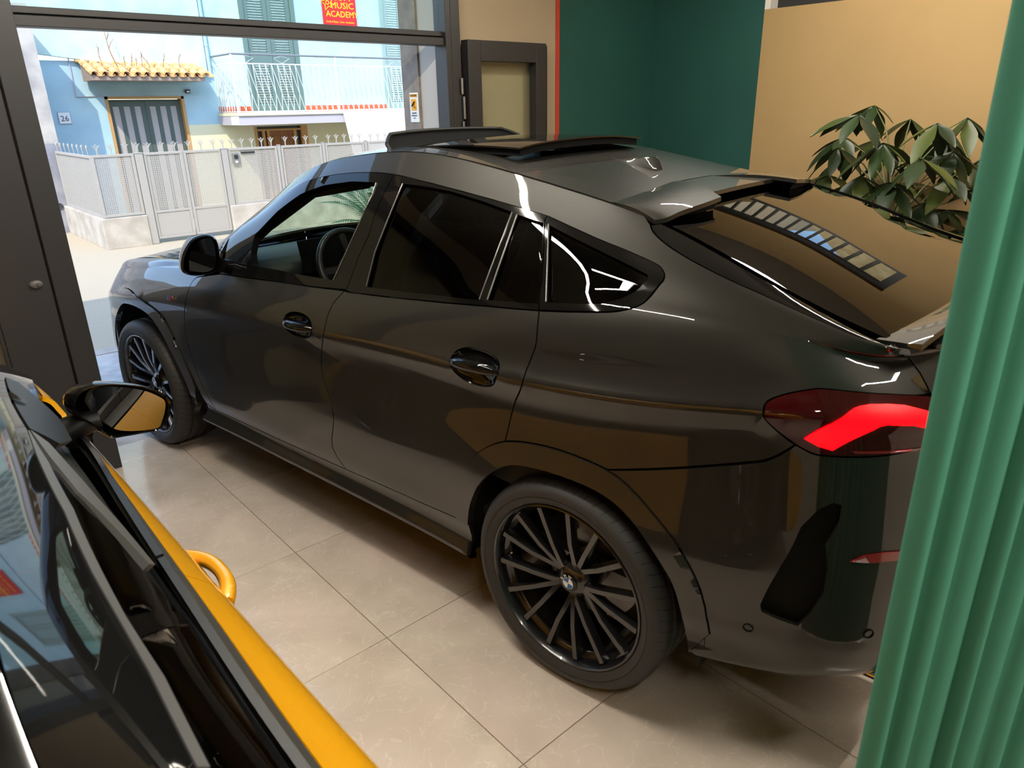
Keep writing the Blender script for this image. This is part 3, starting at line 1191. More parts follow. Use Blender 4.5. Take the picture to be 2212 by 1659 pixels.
# house number and the little lamp
nb = thing('house_number_plate', 'white house number plate on the blue wall left of the garage', 'sign', (2.02, YH - .012, 1.775))
MB().box((-.092, -.006, -.092), (.092, .012, .092)).build('plate', WHT, nb, bevel=.004)
MB().box((-.096, -.002, -.096), (.096, .012, .096)).build('plate_rim', mat('plate_rim_blue', srgb(110, 120, 150), rough=.5), nb)
v, f = text_geom('26', .13, .001)
g = MB()
g.add(place(v, (0, -.008, -.01), (1, 0, 0), (0, 0, 1)), f)
g.build('number', mat('plate_navy', srgb(36, 44, 84), rough=.5), nb)
lm_ = thing('wall_light', 'tiny black wall lamp right of the garage door head', 'lamp', (4.19, YH, 2.20))
MB().box((-.045, -.05, -.03), (.045, 0, .035)).build('lamp_case', BLK, lm_, bevel=.008)
MB().box((-.03, -.053, -.015), (.03, -.048, .01)).build('lamp_lens', WHT, lm_)

# balcony
bc = thing('balcony', 'white railed balcony of the blue house above the cream wall', 'balcony', (6.8, YH, 1.58))
put = under(bc)
BX0, BX1, BY = 4.715, 10.4, 10.0
put(MB().box((BX0, BY, 1.58), (BX1, YH - .035, 1.745)), 'balcony_slab', SLABC)
put(MB().box((BX0 - .01, BY - .03, 1.745), (BX1, YH - .035, 1.80)), 'balcony_edge', CREAM, bevel=.006)
put(MB().box((BX0 - .012, BY + .0, 1.585), (BX0 + .004, BY + .36, 1.735)), 'white_patch', WHT)
ZB0, ZB1, ZB2 = 1.82, 2.66, 2.82
yr = BY + .02
put(MB().tube([(BX0 + .02, yr, ZB2), (BX1, yr, ZB2)], .018, n=8), 'handrail', mat('handrail_grey', srgb(120, 126, 130), rough=.5), smooth=60)
put(MB().tube([(BX0 + .02, yr, ZB2), (BX0 + .02, YH, ZB2)], .018, n=8), 'handrail', MATS['handrail_grey'], smooth=60)
put(MB().bar((BX0 + .02, yr, ZB1), (BX1, yr, ZB1), .012, .022), 'middle_rail', RAILP)
put(MB().bar((BX0 + .02, yr, ZB1), (BX0 + .02, YH, ZB1), .012, .022), 'middle_rail', RAILP)
put(MB().bar((BX0 + .02, yr, ZB0), (BX1, yr, ZB0), .012, .02), 'lower_rail', RAILP)
put(MB().bar((BX0 + .02, yr, ZB0), (BX0 + .02, YH, ZB0), .012, .02), 'lower_rail', RAILP)
for x in (BX0 + .02, 6.86, 9.2):
    put(MB().bar((x, yr, 1.80), (x, yr, ZB2), .028, .028), 'rail_post', RAILP)
bmesh_ = None
pit = .122
nb_ = int((8.9 - BX0) / pit)
for k in range(nb_):
    x = BX0 + .05 + k * pit
    if bmesh_ is None:
        g = MB()
        zm = (ZB0 + ZB1) / 2 - .10
        g.bar((0, 0, ZB1 - 1.58), (.028, 0, zm - 1.58), .010, .010, up=(0, 1, 0))
        g.bar((.028, 0, zm - 1.58), (0, 0, ZB0 - 1.58), .010, .010, up=(0, 1, 0))
        g.bar((0, 0, ZB1 - 1.58), (pit + .028, 0, zm - 1.58), .010, .010, up=(0, 1, 0))
        g.bar((.028, 0, zm - 1.58), (pit, 0, ZB0 - 1.58), .010, .010, up=(0, 1, 0))
        t = g.build('baluster', RAILP, bc)
        bmesh_ = t.data
    else:
        t = bpy.data.objects.new('baluster', bmesh_)
        COL.objects.link(t)
        t.parent = bc
    t.location = (x - 6.8, yr - YH, 0)
for k in range(7):
    t = bpy.data.objects.new('baluster', bmesh_)
    COL.objects.link(t)
    t.parent = bc
    t.location = (BX0 + .02 - 6.8, yr + .05 + k * pit - YH, 0)
    t.rotation_euler = (0, 0, pi / 2)
for x in (5.0, 5.72, 6.45, 7.3, 8.1, 8.55):
    put(MB().tube([(x - .16, yr, (ZB1 + ZB2) / 2 + .02), (x, yr, ZB2 - .02), (x + .16, yr, (ZB1 + ZB2) / 2 + .02), (x, yr, ZB1 + .01)], .006, n=6, closed=True), 'rail_ornament', RAILP)
struct(MB().box((4.75, YH - .012, 1.80), (5.42, YH + .01, 1.92)).build('trim_2', TERRB))
struct(MB().box((6.58, YH - .012, 1.80), (8.62, YH + .01, 1.92)).build('trim_3', TERRB))


# shuttered balcony doors
def shutter(x0, x1, z0, z1, label, m):
    z0 = z0 + .006
    r = thing('shutter', label, 'shutter', ((x0 + x1) / 2, YH + .05, z0))
    put = under(r)
    put(MB().box((x0, YH - .03, z0), (x0 + .09, YH + .09, z1)), 'shutter_jamb', m, bevel=.004)
    put(MB().box((x1 - .09, YH - .03, z0), (x1, YH + .09, z1)), 'shutter_jamb', m, bevel=.004)
    put(MB().box((x0 + .09, YH - .03, z1 - .09), (x1 - .09, YH + .09, z1)), 'shutter_head', m)
    mid = (x0 + x1) / 2
    for a, b in ((x0 + .095, mid - .004), (mid + .004, x1 - .095)):
        s_ = .085
        put(MB().box((a, YH, z0 + .01), (a + s_, YH + .045, z1 - .1)), 'leaf_stile', m, bevel=.003)
        put(MB().box((b - s_, YH, z0 + .01), (b, YH + .045, z1 - .1)), 'leaf_stile', m, bevel=.003)
        zs = [(z0 + .01, z0 + .14), (z0 + .92, z0 + 1.06), (z1 - .2, z1 - .1)]
        for za, zb in zs:
            put(MB().box((a + s_, YH + .001, za), (b - s_, YH + .044, zb)), 'leaf_rail', m, bevel=.003)
        g = MB()
        for za, zb in ((zs[0][1], zs[1][0]), (zs[1][1], zs[2][0])):
            n = int((zb - za) / .046)
            for k in range(n):
                z = za + (k + .5) * (zb - za) / n
                g.hexa([(a + s_, YH + .004, z - .026), (b - s_, YH + .004, z - .026), (b - s_, YH + .010, z - .030), (a + s_, YH + .010, z - .030)],
                       [(a + s_, YH + .036, z + .018), (b - s_, YH + .036, z + .018), (b - s_, YH + .042, z + .014), (a + s_, YH + .042, z + .014)])
        put(g, 'louvre_slats', m)['kind'] = 'stuff'
        put(MB().box((a + .02, YH - .012, z0 + 1.15), (a + .035, YH, z0 + 1.33)), 'shutter_catch', m)
    return r


shutter(5.42, 6.58, 1.80, 4.35, 'grey-green louvred shutters left of the red banner above the balcony', SHUT)
shutter(8.62, 9.75, 1.80, 4.35, 'paler louvred shutters right of the red banner, half hidden by the pilaster', SHUT2)

# lower wooden door under the balcony
wdr = thing('wooden_door', 'brown wooden door with narrow side lights under the balcony', 'door', (5.99, YH + .1, -.95))
put = under(wdr)
put(MB().box((5.40, YH - .01, -.95), (5.46, YH + .2, 1.53)), 'door_jamb', WOODF)
put(MB().box((6.44, YH - .01, -.95), (6.58, YH + .2, 1.53)), 'door_jamb', WOODF)
put(MB().box((5.46, YH - .0, 1.44), (6.44, YH + .15, 1.475)), 'door_transom', WOODF)
put(MB().box((5.46, YH + .08, 1.475), (6.44, YH + .1, 1.53)), 'transom_pane', DKGLASS)
for x in (5.60, 5.70, 6.30):
    put(MB().box((x - .025, YH - .0, -.95), (x + .025, YH + .15, 1.44)), 'door_mullion', WOODF)
put(MB().box((5.46, YH + .07, -.95), (5.58, YH + .09, 1.44)), 'side_pane', DKGLASS)
put(MB().box((5.625, YH + .07, -.95), (5.675, YH + .09, 1.44)), 'side_pane', DKGLASS)
put(MB().box((6.325, YH + .07, -.95), (6.44, YH + .09, 1.44)), 'side_pane', DKGLASS)
put(MB().box((5.725, YH + .05, -.95), (6.275, YH + .09, 1.44)), 'door_leaf', WOODD)
for x in (5.80, 5.97, 6.14):
    put(MB().box((x, YH + .042, -.8), (x + .12, YH + .052, 1.34)), 'door_panel', WOODD, bevel=.004)

# red banner of the music school
bn = thing('banner', 'red banner with yellow lettering hung on the blue wall between the shutters', 'banner', (7.615, YH - .03, 3.22))
Bw, Bh = .80, 1.12
MB().box((-Bw / 2, -.006, 0), (Bw / 2, .004, Bh)).build('banner_cloth', REDB, bn)
def bt(s_, size, x, z, m, name='banner_text', align='CENTER', sx=1.0):
    v, f = text_geom(s_, size, .001, align)
    g = MB()
    g.add(place([(q[0] * sx, q[1], q[2]) for q in v], (x, -.009, z), (1, 0, 0), (0, 0, 1)), f)
    return g.build(name, m, bn)
bt('HAPPY', .15, .06, .80, YELT, sx=1.1)
bt('MUSIC', .17, .07, .655, YELT, sx=1.15)
bt('ACADEMY', .165, .06, .49, YELT, sx=1.0)
bt('Scuola di Musica - Canto - Recitazione', .052, 0, .345, YELT, sx=.82)
bt('Cell.: 331 78 83 919', .098, 0, .185, YELT, sx=.80)
g = MB()
star = []
for k in range(10):
    a_ = pi / 2 + .25 + k * pi / 5
    r_ = .155 if k % 2 == 0 else .072
    star.append((-.27 + r_ * cos(a_), .70 + r_ * sin(a_)))
g.tube([(x, -.009, z) for x, z in star], .009, n=6, closed=True)
g.build('star_outline', YELT, bn)
g = MB()
g.tube([(-.27 + .035 * cos(2 * pi * k / 14), -.009, .70 + .035 * sin(2 * pi * k / 14)) for k in range(14)], .007, n=6, closed=True)
g.build('star_head', YELT, bn)

# white sheet hung from the balcony
sh = thing('hanging_sheet', 'bright white sheet hung from the balcony rail at the right', 'sheet', (7.7, BY - .02, 1.80))
g = MB()
v, f = [], []
nx, nz = 26, 16
for i in range(nx + 1):
    for j in range(nz + 1):
        s_, t_ = i / nx, j / nz
        x = 6.90 + s_ * 1.95 + (1 - s_) * t_ * .16
        z = 1.80 - t_ * (1.0 + .08 * sin(s_ * 3))
        y = BY - .03 - .06 * t_ + .02 * sin(9 * s_ + 2 * t_) * t_ + .012 * sin(21 * s_) * t_
        v.append((x - 7.7, y - BY + .02, z - 1.80))
for i in range(nx):
    for j in range(nz):
        a = i * (nz + 1) + j
        f.append((a, a + 1, a + nz + 2, a + nz + 1))
g.add(v, f)
o = g.build('sheet_cloth', SHEETM, sh, smooth=60)
sol = o.modifiers.new('thickness', 'SOLIDIFY')
sol.thickness = .004

# camera warning notice on the pilaster of the shop front
sg = thing('warning_sign', 'small white and orange camera warning notice on the stone pilaster', 'sign', (2.113, .418, 1.83))
put = under(sg)
put(MB().box((2.106, .365, 1.735), (2.114, .470, 1.935)), 'sign_plate', WHT, bevel=.003)
put(MB().box((2.104, .374, 1.905), (2.107, .461, 1.926)), 'title_band', ORNG)
put(MB().box((2.104, .384, 1.815), (2.107, .451, 1.893)), 'orange_field', ORNG, bevel=.002)
def st_(s_, size, y, z, m, sx=1.0, name='sign_text'):
    v, f = text_geom(s_, size, .0006)
    g = MB()
    g.add(place([(q[0] * sx, q[1], q[2]) for q in v], (2.1035, y, z), (0, -1, 0), (0, 0, 1)), f)
    return put(g, name, m)
st_('ATTENZIONE', .0165, .4175, 1.9155, BLK, .8)
for i, s_ in enumerate(('AREA VIDEO', 'SORVEGLIATA', 'H 24')):
    st_(s_, .012, .4175, 1.798 - .017 * i, BLK, .9)
g = MB()
g.bar((2.104, .437, 1.845), (2.104, .402, 1.875), .004, .020, up=(1, 0, 0))
put(g, 'camera_body_mark', BLK)
g = MB()
g.tube([(2.104, .415, 1.858), (2.104, .410, 1.834), (2.104, .392, 1.834)], .003, n=6)
put(g, 'camera_arm_mark', BLK)

# brick house behind, seen only through the high window and in its reflection
BRK = mat('tan_stone_house', srgb(200, 168, 116), rough=0.9)
noise_color(BRK, srgb(176, 142, 92), srgb(214, 186, 136), scale=6, detail=8, bump=.3, bump_scale=12)
struct(MB().prism([(-9, -.1), (1.6, -.1), (1.6, 2.9), (-1.6, 5.15), (-5.0, 7.4), (-9, 7.4)], 9.5, 10.2, axis='x').build('wall_stone_house', BRK))
struct(MB().box((XR + .3, -12, -.3), (10, .34, -.1)).build('ground_court', PAVE))
# palm in a pot by the shop front
PALM = mat('palm_green', srgb(88, 124, 64), rough=0.6)
POTM = mat('clay_pot', srgb(150, 110, 84), rough=0.8)
pl = thing('potted_palm', 'feathery palm in a clay pot outside on the pavement, seen through the windscreen', 'plant', (2.70, 2.05, -.012))
MB().lathe([(0, 0), (.15, 0), (.20, .34), (.215, .34), (.215, .38), (.18, .38), (.17, .33), (0, .33)], n=28, axis='z').build('pot', POTM, pl, smooth=40)
MB().tube([(0, 0, .3), (.02, 0, .5), (.0, .01, .72)], [.05, .045, .04], n=10).build('trunk', TWIG, pl, smooth=50)
fmesh = None
for k in range(22):
    if fmesh is None:
        g = MB()
        spine = [(0.62 * t, 0, .34 * t - .34 * t * t * 1.1) for t in np.linspace(0, 1, 14)]
        g.tube(spine, [.006 * (1 - .06 * i) for i in range(14)], n=5)
        for i in range(2, 14):
            for s_ in (1, -1):
                for d_ in (0, .5):
                    t = min(1, (i + d_) / 13.0)
                    p = Vector((0.62 * t, 0, .34 * t - .374 * t * t))
                    L = .17 * (1 - .55 * abs(t - .45))
                    q = p + Vector((L * .75, s_ * L * .62, -.03))
                    m_ = p.lerp(q, .5) + Vector((0, 0, .01))
                    g.add([p, m_ + Vector((-.004, .004 * s_, 0)), q, m_ + Vector((.006, -.004 * s_, 0))], [(0, 1, 2, 3)])
        fr_ = g.build('frond', PALM, pl, fix=False)
        fmesh = fr_.data
    else:
        fr_ = bpy.data.objects.new('frond', fmesh)
        COL.objects.link(fr_)
        fr_.parent = pl
    fr_.location = (0, 0, .72)
    fr_.rotation_euler = (random.uniform(-.2, .2), -random.uniform(-.25, .95) + .1, k * 2.4)
    s_ = random.uniform(.9, 1.3)
    fr_.scale = (s_, s_, s_)
# ================================================================== the grey SUV coupe
CAR_O = np.array([1.29942, -2.69922, 0.0])
CAR_T = -0.13318
CAR_A = np.array([[sin(CAR_T), cos(CAR_T), 0], [-cos(CAR_T), sin(CAR_T), 0], [0, 0, 1.0]])   # forward, left, up

PAINT = mat('suv_paint', (0.022, 0.0205, 0.0165), rough=0.42, metal=0.3, coat=1.0, coat_rough=0.012, spec=0.15)
GLOSS = mat('gloss_black', (0.004, 0.004, 0.004), rough=0.04, spec=0.42)
SATIN = mat('satin_black_trim', (0.010, 0.010, 0.010), rough=0.42, spec=.3)
DARK = mat('dark_liner', (0.006, 0.006, 0.006), rough=0.8, spec=0.2)
RUBBER = mat('tyre_rubber', (0.013, 0.0125, 0.012), rough=0.55, spec=0.4)
CHROME = mat('chrome', (0.75, 0.75, 0.75), rough=0.08, metal=1.0)
RIM = mat('rim_gloss_black', (0.008, 0.008, 0.0085), rough=0.25, coat=0.8, coat_rough=0.06)
CHANNEL_GLINT = mat('channel_glint_grey', (.16, .155, .145), rough=.3, metal=.6)
WHITE = mat('badge_white', (0.75, 0.75, 0.75), rough=0.3)
BLUE = mat('badge_blue', srgb(20, 96, 160), rough=0.3)
REDLENS = mat('red_lens', (0.045, 0.001, 0.002), rough=0.04, spec=0.45)
REDGLOW = mat('tail_light_glow', (0.8, 0.0, 0.0), rough=0.4, emit=(1.0, 0.0, 0.002), emit_s=2.2)
TINT = glass('tinted_glass', (0.035, 0.035, 0.036), 0.85)
SCREEN = glass('windscreen_glass', (0.62, 0.80, 0.66), 0.9)
REARGL = glass('rear_window_glass', (0.035, 0.035, 0.032), 1.0)
CABIN = mat('cabin_trim', (0.017, 0.019, 0.019), rough=0.6, spec=.35)
LEATHER = mat('seat_leather', (0.014, 0.014, 0.015), rough=0.42)
HEADLIN = mat('headliner', (0.012, 0.012, 0.012), rough=0.9)

# stations along the car: plan outline (x, half width), height of lower edge, crease, belt, and the upper edge point
ST = [
    # C.x   C.y    zb    zc    zB     top x   top y  top z
    (3.86, 0.00, .22, .720, .860, 3.80, 0.00, .900),
    (3.84, 0.45, .22, .725, .863, 3.775, .38, .905),
    (3.75, 0.79, .22, .745, .885, 3.66, .64, .945),
    (3.52, 0.915, .23, .815, .945, 3.44, .75, 1.005),
    (3.22, 0.962, .25, .870, .990, 3.20, .80, 1.050),
    (2.975, 0.974, .26, .900, 1.022, 2.96, .82, 1.080),
    (2.70, 0.970, .265, .930, 1.062, 2.69, .815, 1.108),
    (2.40, 0.966, .265, .955, 1.095, 2.40, .745, 1.140),
    (2.17, 0.965, .265, .968, 1.116, 2.19, .700, 1.285),
    (1.92, 0.965, .265, .978, 1.134, 1.94, .660, 1.445),
    (1.65, 0.965, .265, .988, 1.150, 1.66, .628, 1.590),
    (1.35, 0.965, .265, 1.002, 1.168, 1.35, .602, 1.655),
    (1.00, 0.966, .265, 1.020, 1.190, 1.00, .580, 1.676),
    (0.60, 0.970, .265, 1.040, 1.218, 0.60, .572, 1.630),
    (0.20, 0.982, .265, 1.065, 1.252, 0.20, .588, 1.562),
    (-0.10, 0.984, .27, 1.090, 1.286, -0.10, .640, 1.506),
    (-0.35, 0.970, .29, 1.115, 1.298, -0.35, .690, 1.430),
    (-0.58, 0.932, .30, 1.138, 1.285, -0.585, .715, 1.346),
    (-0.81, 0.845, .30, 1.140, 1.250, -0.79, .738, 1.290),
    (-1.00, 0.550, .30, 1.125, 1.245, -0.875, .45, 1.285),
    (-1.08, 0.000, .30, 1.120, 1.245, -0.90, .0, 1.285),
]
NS = len(ST)
DYM = [.055, .012, .034, .026, .014, .003, .011, .002, -.006, .0005, .028, .066]
DYR = [.110, .060, .030, .010, .000, .000, .010, .020, .018, .040, .075, .115]
DYF = [.100, .040, .010, .000, .000, .005, .012, .025, .035, .055, .085, .120]
WR = {16: .15, 17: .5, 18: 1, 19: 1, 20: 1}
WF = {0: 1, 1: 1, 2: 1, 3: .7, 4: .3}
SUP = [.2, .42, .64, .84, 1.0]


def side_net():
    C = np.array([(s[0], s[1]) for s in ST])
    T = np.gradient(C, axis=0)
    T[0] = (0, 1)
    T[-1] = (0, -1)
    T /= np.linalg.norm(T, axis=1)[:, None]
    NI = np.c_[T[:, 1], -T[:, 0]]
    NI = np.where((NI[:, 1] > 0.02)[:, None], -NI, NI)
    NI[0] = (-1, 0)
    NI[-1] = (1, 0)
    net = np.zeros((NS, 12 + len(SUP), 3))
    for i, s in enumerate(ST):
        cx, cy, zb, zc, zB, tx, ty, tz = s
        wr, wf = WR.get(i, 0), WF.get(i, 0)
        dy = [m * (1 - wr - wf) + r * wr + f * wf for m, r, f in zip(DYM, DYR, DYF)]
        z = [zb, zb + .035, zb + .08, zb + .145, .50, .62, .80, zc - .04, zc, zc + .03, (zc + .03 + zB) / 2, zB]
        if zc < .97:
            k = (zc - zb) / (.97 - zb)
            for j, z0 in enumerate([zb, zb + .035, zb + .08, zb + .145, .50, .62, .80, .93]):
                z[j] = zb + (z0 - zb) * k
            z[9] = zc + (zB - zc) * .26
            z[10] = zc + (zB - zc) * .62
        fl = .016 * math.exp(-(cx / .48) ** 2) + .016 * math.exp(-((cx - 2.975) / .48) ** 2)
        for j in range(12):
            f2 = fl if 1 <= j <= 8 else 0
            p = C[i] + NI[i] * (dy[j] - f2)
            net[i, j] = (p[0], max(p[1], 0), z[j])
        b, t = net[i, 11].copy(), np.array([tx, ty, tz])
        bulge = {7: .03, 8: .043, 9: .045, 10: .045, 11: .045, 12: .045, 13: .043, 14: .038, 15: .031, 16: .024, 17: .019}.get(i, .016)
        d = t - b
        nrm = np.array([NI[i][0] * -d[2], NI[i][1] * -d[2], hypot(*(d[:2]))])
        nrm /= max(np.linalg.norm(nrm), 1e-6)
        for j, q in enumerate(SUP):
            net[i, 12 + j] = b + d * q + nrm * bulge * sin(pi * q ** 1.25)
    ku = np.r_[0, np.cumsum(np.linalg.norm(np.diff(C, axis=0), axis=1))]
    kv = np.r_[0, np.cumsum(np.linalg.norm(np.diff(net[12], axis=0), axis=1))]
    return net, ku, kv


_n, KU, KV = side_net()
SIDE = Patch(_n, KU, KV, flip=1, org=CAR_O, axes=CAR_A, nu=300, nv=170)
VT = KV[-1]

WN = np.linspace(-1, 1, 9)


def strip_net(idx, bow, crown, shrink=0.0):
    net = np.zeros((len(idx), len(WN), 3))
    for a, i in enumerate(idx):
        tx, ty, tz = ST[i][5:8]
        for b, w in enumerate(WN):
            net[a, b] = (tx + bow[a] * (1 - w * w), (ty - shrink) * w, tz + crown[a] * (1 - abs(w) ** 2.3))
    c = net[:, len(WN) // 2]
    return net, np.r_[0, np.cumsum(np.linalg.norm(np.diff(c, axis=0), axis=1))]


DI = list(range(7, 19))
_n, DKU = strip_net(DI, [.20, .20, .19, .16, .12, .05, .0, .0, .0, -.02, -.05, -.09],
                    [.02, .03, .035, .032, .024, .014, .018, .022, .018, .024, .025, .016])
DECK = Patch(_n, DKU, WN, flip=-1, org=CAR_O, axes=CAR_A, nu=240, nv=100)
HI_ = [2, 3, 4, 5, 6, 7]
_n, HKU = strip_net(HI_, [.16, .10, .06, .04, .08, .17], [-.04, .0, .03, .042, .045, .04])
HOOD = Patch(_n, HKU, WN, flip=-1, org=CAR_O, axes=CAR_A, nu=80, nv=60)

SUV = empty('car', tuple(CAR_O), atan2(CAR_A[0][1], CAR_A[0][0]))
tag(SUV, 'large dark grey coupe-backed off-roader with its red tail light on and sunroof tilted open', 'car')


def px(*p):
    return SIDE.px(p)


def uline(x):
    """u of the side surface at the lower body for a given x"""
    return float(np.interp(-x, [-s[0] for s in ST], KU))


def rowv(j):
    return KV[j]


# ---- seam lines (photograph pixels along each visible joint)
S_FRONT = [(425, 599), (414, 611), (404, 637), (399, 668), (398.5, 690), (403, 735), (414, 770), (431.6, 821), (447.5, 852.5), (466, 886)]
S_B = [(743, 628), (741, 632), (730, 643), (719.6, 656), (707, 685), (697.5, 732), (694, 780), (699, 821), (712, 858), (721, 906), (718, 965.5), (748, 1014)]
S_R = [(1164.6, 671), (1161, 707.6), (1156.6, 748.7), (1136, 802.5), (1123.4, 843.7), (1110.8, 872), (1098, 925), (1091, 954)]
ARCH_O = [(986, 1119), (990, 1072), (1000, 1030), (1022, 990), (1053, 966), (1091, 954), (1140, 957), (1195, 969), (1250, 988), (1311.7, 1016), (1358.7, 1051), (1420, 1120), (1471, 1189), (1514, 1275.5), (1533, 1367)]
ARCH_I = [(1013, 1133), (1015, 1105), (1022, 1076.6), (1044, 1037), (1094.7, 1006), (1152.5, 1010), (1239, 1037), (1311.7, 1073), (1366, 1123.6), (1416.5, 1196), (1452.7, 1257), (1471, 1315), (1484, 1373)]
DOORBOT = [(466, 886), (520, 911), (600, 948), (680, 984), (748, 1014), (830, 1050), (910, 1086), (986, 1119)]
BELT = [(425, 596), (476, 592), (532, 600), (600, 608.5), (670, 619), (743, 628)]
BELT2 = [(743, 628), (756, 631.6), (850, 643), (950, 653), (1053.8, 661.7), (1110, 667), (1164.6, 671)]
TRIM = [(1405, 486), (1412, 503), (1440, 529), (1490, 561), (1569, 602), (1640, 634), (1701, 662), (1767, 692), (1822, 715.6), (1859, 730), (1910, 739.5)]
DLO_TOP = [(500, 508), (526, 488), (571.6, 450), (612, 422), (643, 401.6), (679, 387), (733, 376.6), (790, 373.2), (853, 377.6), (971, 407), (1066, 432), (1183.5, 467)]
DLO_TOP2 = [(1183.5, 467), (1288, 514.6), (1351, 540), (1414.6, 568.4), (1430, 581), (1435.5, 594), (1433, 606), (1425, 615), (1398.7, 647.5), (1375, 663), (1345, 671), (1320, 674), (1288, 674.4), (1225, 673.5), (1164.6, 671)]
L_UP = [(1649, 889), (1657, 868), (1693.7, 853), (1748.8, 842), (1782, 840.5), (1877, 849.6), (2016.7, 856)]
L_LO = [(1649, 891), (1653, 904.7), (1679, 930), (1719, 960), (1760, 981), (1800, 985), (1840.5, 987), (1914, 983.6), (2002, 966)]
BUMP = [(1311.7, 1016), (1400, 1014.5), (1480, 1011), (1558, 1005.6), (1620, 1000), (1649.6, 996.5), (1686, 982), (1719, 960.5)]

uS_FRONT = SIDE.px(smooth_line(S_FRONT, 3))
uS_B = SIDE.px(smooth_line(S_B, 3))
uS_R = SIDE.px(smooth_line(S_R, 3))
uARCH_O = SIDE.px(smooth_line(ARCH_O, 3))
uARCH_I = SIDE.px(smooth_line(ARCH_I, 3))
uDOORBOT = SIDE.px(DOORBOT)
uBELT, uBELT2 = SIDE.px(BELT), SIDE.px(BELT2)
uTRIM = SIDE.px(smooth_line(TRIM, 3))
uDLO1, uDLO2 = SIDE.px(smooth_line(DLO_TOP, 2)), SIDE.px(smooth_line(DLO_TOP2, 3))
uL_UP, uL_LO = SIDE.px(smooth_line(L_UP, 3)), SIDE.px(smooth_line(L_LO, 3))
uBUMP = SIDE.px(smooth_line(BUMP, 2))


def idx_of(arr, p):
    return int(np.argmin(np.linalg.norm(arr - p, axis=1)))


def arc_xz(cx, r, a0, a1, n=28, zc=.375, rz=None):
    return SIDE.xz([(cx + r * cos(radians(a)), zc + (rz or r) * sin(radians(a))) for a in np.linspace(a0, a1, n)])


def vline(u, v0, v1, n=6):
    return np.c_[np.full(n, u), np.linspace(v0, v1, n)]


def hline(u0, u1, v, n=12):
    return np.c_[np.linspace(u0, u1, n), np.full(n, v)]


kdoor0 = idx_of(uDOORBOT, SIDE.px([(748, 1014)])[0])
ia = idx_of(uARCH_O, SIDE.px([(1091, 954)])[0])
ib = idx_of(uARCH_O, SIDE.px([(1311.7, 1016)])[0])
ibs = idx_of(uL_LO, uBUMP[-1])

FARC_O = arc_xz(2.975, .548, 172, 8, zc=.40, rz=.53)          # from the nose side over the wheel to the door side (x falls with the angle) -> reversed below
FARC_O = FARC_O[::-1]                                         # starts at the nose
FARC_I = arc_xz(2.975, .465, 0, 190, n=34, zc=.385)
uEND = KU[-1]
P_door_front = np.vstack([uS_FRONT, uDOORBOT[1:kdoor0], uS_B[::-1], uBELT[::-1][1:-1]])
P_door_rear = np.vstack([uS_B, uDOORBOT[kdoor0 + 1:], uARCH_O[1:ia], uS_R[::-1], uBELT2[::-1][1:-1]])
kf = idx_of(uS_FRONT, uS_FRONT[-1])
u_dfb = uS_FRONT[-1]
# the long side frame: windscreen pillar, roof rail, rear quarter down to the arch and the lamp
top_from, top_to = float(np.interp(-2.36, [-s[0] for s in ST], KU)), float(SIDE.px([(1405, 486)])[0][0])
P_quarter = np.vstack([
    uDLO1, uDLO2[1:], uS_R[1:], uARCH_O[ia + 1:ib + 1], uBUMP[1:], uL_LO[:ibs][::-1], uL_UP[:-1],
    SIDE.px([(2010, 851), (1987, 805.6), (1965, 776), (1939.6, 758), (1912, 741)]),
    uTRIM[::-1], hline(top_to, top_from, VT, 60)[1:],
    SIDE.px([(478, 545)])])
kb = idx_of(uARCH_O, SIDE.px([(1533, 1367)])[0])
u_ra = float(uARCH_O[-1][0])
P_rbump = np.vstack([uBUMP, uL_LO[ibs + 1:], hline(float(uL_LO[-1][0]) + .02, uEND, rowv(8) - .03, 8),
                     hline(uEND, u_ra + .03, 0.002, 24), SIDE.px([(1489, 1407), (1533, 1368)]),
                     uARCH_O[ib + 1:-1][::-1]])
VENT = [(1800, 1086), (1767, 1101), (1730, 1138), (1686, 1222.5), (1659, 1270), (1642, 1307), (1645, 1321.7), (1680, 1338), (1723, 1353), (1752, 1325), (1778, 1285), (1788, 1226), (1783, 1178), (1812, 1131), (1818.5, 1092)]
uVENT = SIDE.px(VENT)
P_lamp = np.vstack([uL_UP, np.array([[uEND - .28, rowv(8) + .045], [uEND - .26, rowv(8) + .005]]), uL_LO[::-1][:-1]])
P_gate = np.vstack([SIDE.px([(1912, 741), (1939.6, 758), (1965, 776), (1987, 805.6), (2010, 851)]), uL_UP[-1:], hline(float(uL_UP[-1][0]) + .03, uEND, rowv(8) - .03, 10),
                    hline(uEND, float(uTRIM[-1][0]) + .02, VT, 16)])
P_trim = np.vstack([uTRIM, hline(float(uTRIM[-1][0]), top_to, VT, 30)[1:-1]])
u_fn = KU[1]
P_fender = np.vstack([
    np.array([[u_fn + .25, rowv(11)]]),
    hline(KU[2], float(SIDE.px([(478, 545)])[0][0]), VT, 26),
    SIDE.px([(470, 575), (440, 596)]), uS_FRONT,
    SIDE.px([(447, 872)]),
    FARC_O[::-1][2:], np.array([[float(FARC_O[0][0]) - .03, rowv(7)], [u_fn + .25, rowv(8)]])])
P_fbump = np.vstack([hline(0.0, u_fn + .25, rowv(8), 5), np.array([[float(FARC_O[0][0]) - .03, rowv(7)]]), FARC_O[:9],
                     np.array([[float(FARC_I[0][0]) + .0, .012]]), hline(float(FARC_I[0][0]) - .05, 0.0, 0.012, 12)])
P_nose = np.vstack([hline(0, u_fn + .25, rowv(8), 5), np.array([[u_fn + .25, rowv(11)]]), hline(KU[2], 0, VT - .002, 8)])
P_skirt = np.vstack([SIDE.px([(447, 872)]), uDOORBOT, SIDE.px([(1013, 1134)]), np.array([[float(uARCH_I[0][0]) - .005, .004]]),
                     hline(float(uARCH_I[0][0]) - .06, uline(2.44), .004, 24)])
